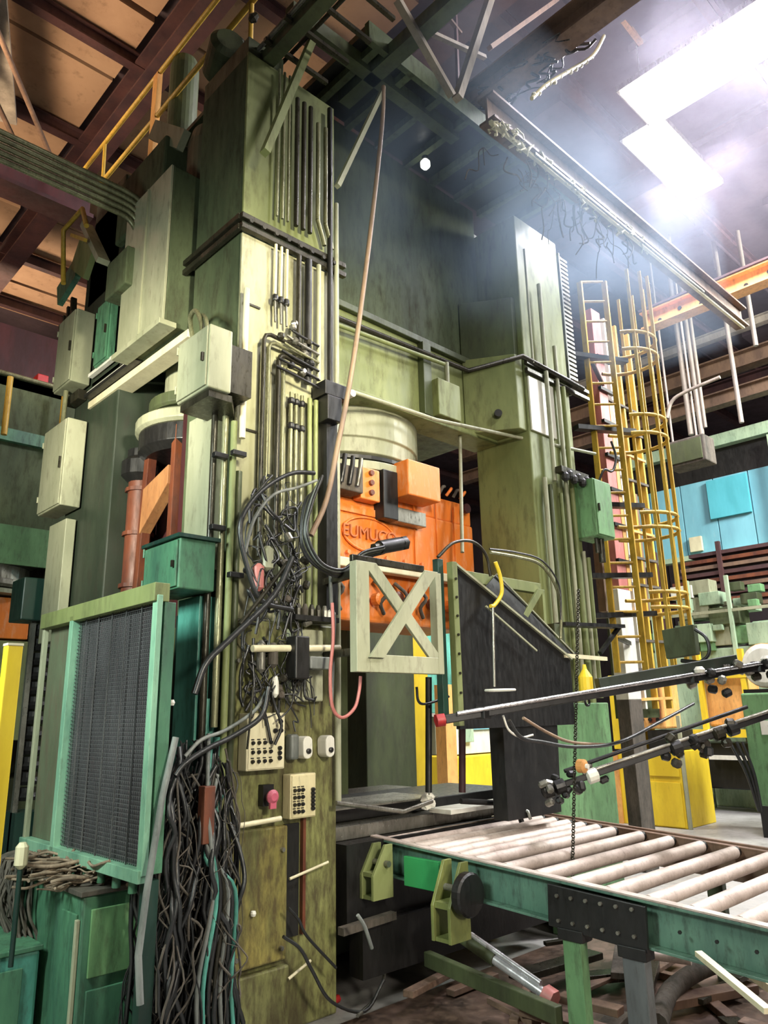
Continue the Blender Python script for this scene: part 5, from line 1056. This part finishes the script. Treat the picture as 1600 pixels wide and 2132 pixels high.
# crane runways, Y direction, far
for i, (x, z_, w, m, lab) in enumerate([(14.3, 8.1, 0.3, BEAMB, 'upper brown crane runway girder at the far side'), (14.3, 7.45, 0.25, BEAMB, 'lower brown crane runway girder above the blue cabin'), (14.2, 8.75, 0.16, TRUSS, 'pale pipe run above the far crane runway'), (17.5, 9.0, 0.3, BEAMP, 'dim runway girder behind the drop pipes')]):
    tag(M().ibeam((x, 2.0, z_), (x, 12.0, z_), w, w*1.1).build('runway_girder', m), lab, 'beam')
db = thing('duct_box', 'dusty olive duct box joining the ladder cage and runway', 'duct', (11, 5, 6))
a = at(1400, 950, X=11.5); M().box(11.5, 11.9, a.y-0.55, a.y+0.1, a.z-0.2, a.z+0.25).build('box', BRAID, db, 0.02); M().box(11.48, 11.5, a.y-0.5, a.y+0.05, a.z-0.15, a.z+0.2).build('cover', OLIVED, db)
for dy in (-0.4, 0): M().cyl((11.6, a.y+dy, a.z+0.25), (11.6, a.y+dy, 9.62), 0.02, 8).build('hanger', TRUSS, db)
# drop pipes
for i, (a_, b_, r) in enumerate([((1412, 410), (1428, 545), .03), ((1470, 400), (1493, 560), .035), ((1402, 650), (1440, 905), .05), ((1418, 648), (1462, 905), .05), ((1440, 655), (1470, 890), .03), ((1505, 665), (1545, 880), .04), ((1556, 600), (1575, 720), .04)]):
    p = at(*b_, X=12.4); top = at(*a_, X=12.4)
    tag(M().tube([p, V((p.x, p.y, 9.62))], r, 8).build('drop_pipe', TRUSS), '%s pale drop pipe hanging from the roof beyond the orange crane girder' % ORD[i], 'pipe', 'drop pipes beyond the crane girder')
tag(M().tube([at(1390, 870, X=11.5), at(1400, 835, X=11.5), at(1430, 815, X=11.5), at(1500, 785, X=11.5)], 0.03, 8, smooth=4).build('arched_pipe', TRUSS), 'thin pale pipe arching right of the ladder top toward the roof', 'pipe')
# orange crane girder
cg = thing('crane_girder', 'orange crane girder with round bolt holes near the rail beam end', 'beam', (9.5, 3, 6.9))
ga, gb_ = V((9.55, 4.45, 7.0)), V((9.55, 0.5, 7.0))
M().ibeam(ga, gb_, 0.22, 0.26).build('girder', CRANE, cg); M().bar(ga+V((0, 0, 0.15)), gb_+V((0, 0, 0.15)), 0.26, 0.03).build('rail', BEAMP, cg)
for i in range(6): M().lathe((9.535, 4.2-0.3*i, 6.95+0.06*(i % 2)), [(0.03, 0), (0.03, 0.006)], 12, V((-1, 0, 0))).build('bolt_hole', BLACK, cg)
# rail beam with festoon along X
rb = thing('monorail_beam', 'long slanting looking rail beam hung with peeling festoon cables', 'beam', (6.7, 3.0, 6.2))
M().ibeam((4.1, 3.0, 6.31), (9.15, 3.0, 6.31), 0.16, 0.26).build('beam', BEAMB, rb)
M().bar((4.2, 3.0, 6.46), (9.15, 3.0, 6.46), 0.05, 0.03).build('upper_rail', TRUSS, rb)
M().bar((4.1, 2.97, 6.16), (9.1, 2.97, 6.16), 0.03, 0.03).build('conductor_bar', CREAM, rb)
M().bar((4.6, 2.9, 6.10), (7.8, 2.9, 6.10), 0.02, 0.02).build('conductor_bar', STEEL, rb)
q = random.Random(17); m = M()
for i in range(60):
    x = 4.15+2.6*q.random()**1.3; pts = [V((x, 2.95+q.uniform(-.05, .05), 6.18))]
    for j in range(4): pts.append(pts[-1]+V((q.uniform(-0.06, 0.06), q.uniform(-.03, .03), q.uniform(-0.05, 0.03))))
    m.tube(pts, [q.uniform(0.002, 0.018) for _ in pts], 4)
m.build('festoon_rags', CREAM, rb, kind='stuff')
m = M()
for i in range(40):
    x = 4.2+2.2*q.random(); pts = [V((x, 3.05+q.uniform(-.1, .1), 6.1))]
    for j in range(4): pts.append(pts[-1]+V((q.uniform(-0.08, 0.08), q.uniform(-.06, .06), q.uniform(-0.14, 0.03))))
    m.tube(pts, q.uniform(0.003, 0.009), 5, smooth=3)
m.build('festoon_rags', BRAID, rb, kind='stuff')
dk = thing('overhead_deck', 'dark deck soffit jutting out above the crown and the smoke', 'platform', (4.4, 3.7, 6.5))
M().box(3.1, 5.9, 3.35, 4.14, 6.62, 6.68).build('deck_plate', BLACK, dk)
for i in range(8): M().box(3.2+0.36*i, 3.26+0.36*i, 3.36, 4.13, 6.55, 6.619).build('joist', DARKS, dk)
M().box(3.1, 5.9, 3.30, 3.349, 6.52, 6.7).build('edge_beam', DARKS, dk)
ob = thing('overhead_beam', 'dark greasy beam end with rusty box above the rail beam', 'beam', (4.55, 3.5, 6.8))
M().ibeam((4.5, 4.05, 6.95), (4.5, 0.4, 6.95), 0.20, 0.24).build('beam', BEAMB, ob); M().box(4.36, 4.64, 4.0, 4.25, 6.75, 7.05).build('end_box', RUSTO, ob, 0.02)
m = M()
for i in range(50):
    y = 2.4+1.5*q.random(); pts = [V((4.5+q.uniform(-.15, .15), y, 6.85))]
    for j in range(4): pts.append(pts[-1]+V((q.uniform(-0.07, 0.07), q.uniform(-.14, .14), q.uniform(-0.07, 0.05))))
    m.tube(pts, q.uniform(0.004, 0.014), 5, smooth=3)
m.build('greasy_cables', DPIPE, ob, kind='stuff')
hose(px([(1108, 205), (1140, 175), (1190, 145), (1235, 115), (1258, 75)], Y=2.4), 0.016, CREAM, 'pale frayed cable rising from the greasy beam toward the lamp')
for i in range(12): 
    p = at(1112+i*11, 198-i*7+R.uniform(-4, 4), Y=2.4); tag(M().lathe(p, [(0.01, -0.015), (0.02, 0), (0.01, 0.02)], 7, V((R.uniform(-1, 1), R.uniform(-1, 1), 1)).normalized()).build('cable_clip', WHITE), 'pale clip on the frayed cable', 'clip', 'clips on the frayed cable')
# bare bulb
bl = thing('work_lamp', 'small round white work lamp glowing in the smoke under the greasy beam', 'lamp', at(886, 342, Y=3.9))
p = at(886, 342, Y=3.9); M().lathe(p, [(0.02, -0.05), (0.045, -0.02), (0.045, 0.02), (0.02, 0.05)], 14).build('bulb', emis('bulb', (1, 1, 0.9), 4), bl); M().cyl(p+V((0, 0, 0.05)), p+V((0, 0, 0.13)), 0.03, 10).build('socket', BLACK, bl)
# roof trusses & braces
def member(a, b, Y, w, m, lab, **k):
    return tag(M().bar(at(*a, Y=Y), at(*b, Y=Y), w, w*0.8).build('truss_member', m), lab, 'truss', **k)
member((1030, -30), (953, 205), 3.0, 0.07, TRUSS, 'thick pale truss member meeting at the greasy beam')
member((828, 0), (942, 200), 3.0, 0.055, TRUSS, 'thin pale truss member forming a V with the thick one')
member((868, 55), (1010, 120), 3.2, 0.04, TRUSS, 'short crossing truss member behind the V')
member((905, 0), (960, 70), 3.6, 0.035, BEAMB, 'small brown truss member above the V')
member((1160, 0), (1020, 100), 3.2, 0.05, BEAMB, 'brown truss member slanting away from the V')
member((948, 0), (955, 200), 3.6, 0.03, BEAMP, 'thin dark truss upright within the V')
member((650, 85), (552, 318), 3.45, 0.06, OLIVE, 'olive brace from the overhead platform to the column')
member((797, 190), (703, 388), 3.4, 0.04, GREY, 'thin grey brace meeting the column edge')
tag(M().bar(at(1290, 30, Z=9.66), at(1335, 90, Z=9.6), 0.06, 0.06).build('truss_member', CRANE), 'short tan roof tie near the long glaring lamp', 'truss')
# overhead platform ducts toward camera
op = thing('overhead_platform', 'dark greasy platform edge with pipes above the near column', 'platform', (2.5, 3.2, 6.1))
M().box(2.40, 2.50, 1.7, 3.9, 6.12, 6.2).build('edge_beam', OLIVED, op, 0.004)
M().box(3.3, 3.42, 2.4, 3.9, 6.5, 6.62).build('cross_beam', OLIVED, op)
M().box(2.54, 4.36, 3.5, 3.6, 6.5, 6.62).build('cross_beam', OLIVED, op)
for i in range(5): M().tube([(2.38+0.06*i, 3.9, 6.22+0.02*i), (2.38+0.06*i, 1.7, 6.22+0.02*i)], 0.016, 8).build('pipe', [STEEL, PIPE, DPIPE, GREY, DPIPE][i], op)
for i in range(9): M().bar((2.34, 3.8-0.24*i, 6.17), (2.9, 3.8-0.24*i, 6.17), 0.03).build('bearer', DPIPE, op)
cm = thing('crown_motor', 'round dark pump motor on top of the near corner of the press', 'motor', (2.3, 4.4, 6.2))
M().lathe((2.42, 4.3, 6.45), [(0.10, 0), (0.14, 0.02), (0.14, 0.3), (0.1, 0.34)], 24, V((-0.3, -0.9, 0.1)).normalized()).build('housing', OLIVED, cm)
M().ring((2.39, 4.02, 6.48), 0.11, 0.02, 24, V((-0.3, -0.9, 0.1)).normalized()).build('flange', BLACK, cm)
for i in range(7): M().lathe((2.45+R.uniform(-.12, .12), 3.9+R.uniform(-.2, .3), 6.36+R.uniform(-.05, .2)), [(0.02, -0.03), (0.035, 0), (0.02, 0.04)], 8, V((R.uniform(-1, 1), R.uniform(-1, 1), 1)).normalized()).build('fitting', R.choice([STEEL, DPIPE, YRAIL]), cm)
M().box(2.3, 2.6, 3.7, 4.3, 6.11, 6.28).build('base', OLIVED, cm)
M().bar((2.26, 5.05, 6.35), (2.30, 4.6, 5.98), 0.06, 0.16).build('strut', GREY, cm)
# scene seen through the press window: stock posts and machines behind
bw = thing('rear_machine', 'blue white machine panel glimpsed through the press window', 'machine', (9, 8, 0))
bc = at(1010, 1560, Y=9.0)
M().box(bc.x-0.8, bc.x+0.9, 9.0, 9.6, 0.9, 3.0).build('panel', WHITE, bw, 0.01); M().box(bc.x-0.35, bc.x+0.5, 8.95, 9.0, 1.3, 2.2).build('blue_cover', BLUE, bw, 0.01)
M().box(bc.x-0.7, bc.x-0.4, 8.9, 9.0, 1.1, 2.3).build('cover', PALEG, bw, 0.01); M().box(bc.x-1.0, bc.x+1.0, 8.8, 9.6, 0, 0.88).build('base', YELLOW, bw, 0.02)
bp = at(880, 1550, Y=7.0)
tag(M().box(bp.x-0.12, bp.x+0.14, 7.0, 7.2, 0, 3.0).build('yellow_post', YELLOW), 'yellow square post behind the press window', 'post')
bp = at(915, 1480, Y=8.0)
M().box(bp.x-0.3, bp.x+0.4, 8.0, 8.3, 1.6, 3.0).build('teal_panel', TEAL, bw, 0.01); M().box(bp.x-0.1, bp.x+0.35, 8.0, 8.2, 1.0, 1.55).build('grey_block', GREY, bw, 0.01)
tag(M().box(at(940, 1550, Y=7.5).x-0.1, at(940, 1550, Y=7.5).x+0.12, 7.5, 7.7, 0.0, 2.0).build('rust_post', CRANE), 'rusty orange stub post behind the press window', 'post')

# ================================================================ smoke, and a haze volume added for the lamp glow
def haze(name, b, dens, col, label, noise_scale=0.0, aniso=0.3):
    m = bpy.data.materials.new(name); m.use_nodes = True; nt = m.node_tree; N = nt.nodes; L = nt.links
    N.remove(N['Principled BSDF']); out = N['Material Output']
    v = N.new('ShaderNodeVolumePrincipled'); v.inputs['Color'].default_value = (*col, 1); v.inputs['Density'].default_value = dens; v.inputs['Anisotropy'].default_value = aniso
    L.new(v.outputs[0], out.inputs['Volume'])
    if noise_scale:
        g = N.new('ShaderNodeNewGeometry'); n = N.new('ShaderNodeTexNoise'); n.inputs['Scale'].default_value = noise_scale; n.inputs['Detail'].default_value = 2
        L.new(g.outputs['Position'], n.inputs['Vector'])
        mr = N.new('ShaderNodeMapRange'); L.new(n.outputs['Fac'], mr.inputs[0]); mr.inputs[1].default_value = 0.38; mr.inputs[2].default_value = 0.68
        mr.inputs[3].default_value = 0; mr.inputs[4].default_value = dens; L.new(mr.outputs[0], v.inputs['Density'])
    o = M().box(*b).build(name, m); tag(o, label, 'smoke', kind='stuff'); return o
haze('lamp_glow_haze', (3.08, 10.5, 0.6, 4.0, 6.55, 9.1), 0.016, (0.90, 0.86, 1.0), 'faint lilac haze added to spread the glow of the two lamps')
haze('smoke', (3.10, 6.9, 2.3, 4.0, 4.9, 6.49), 0.26, (0.58, 0.76, 0.95), 'blue grey smoke drifting before the press crown', 0.9)
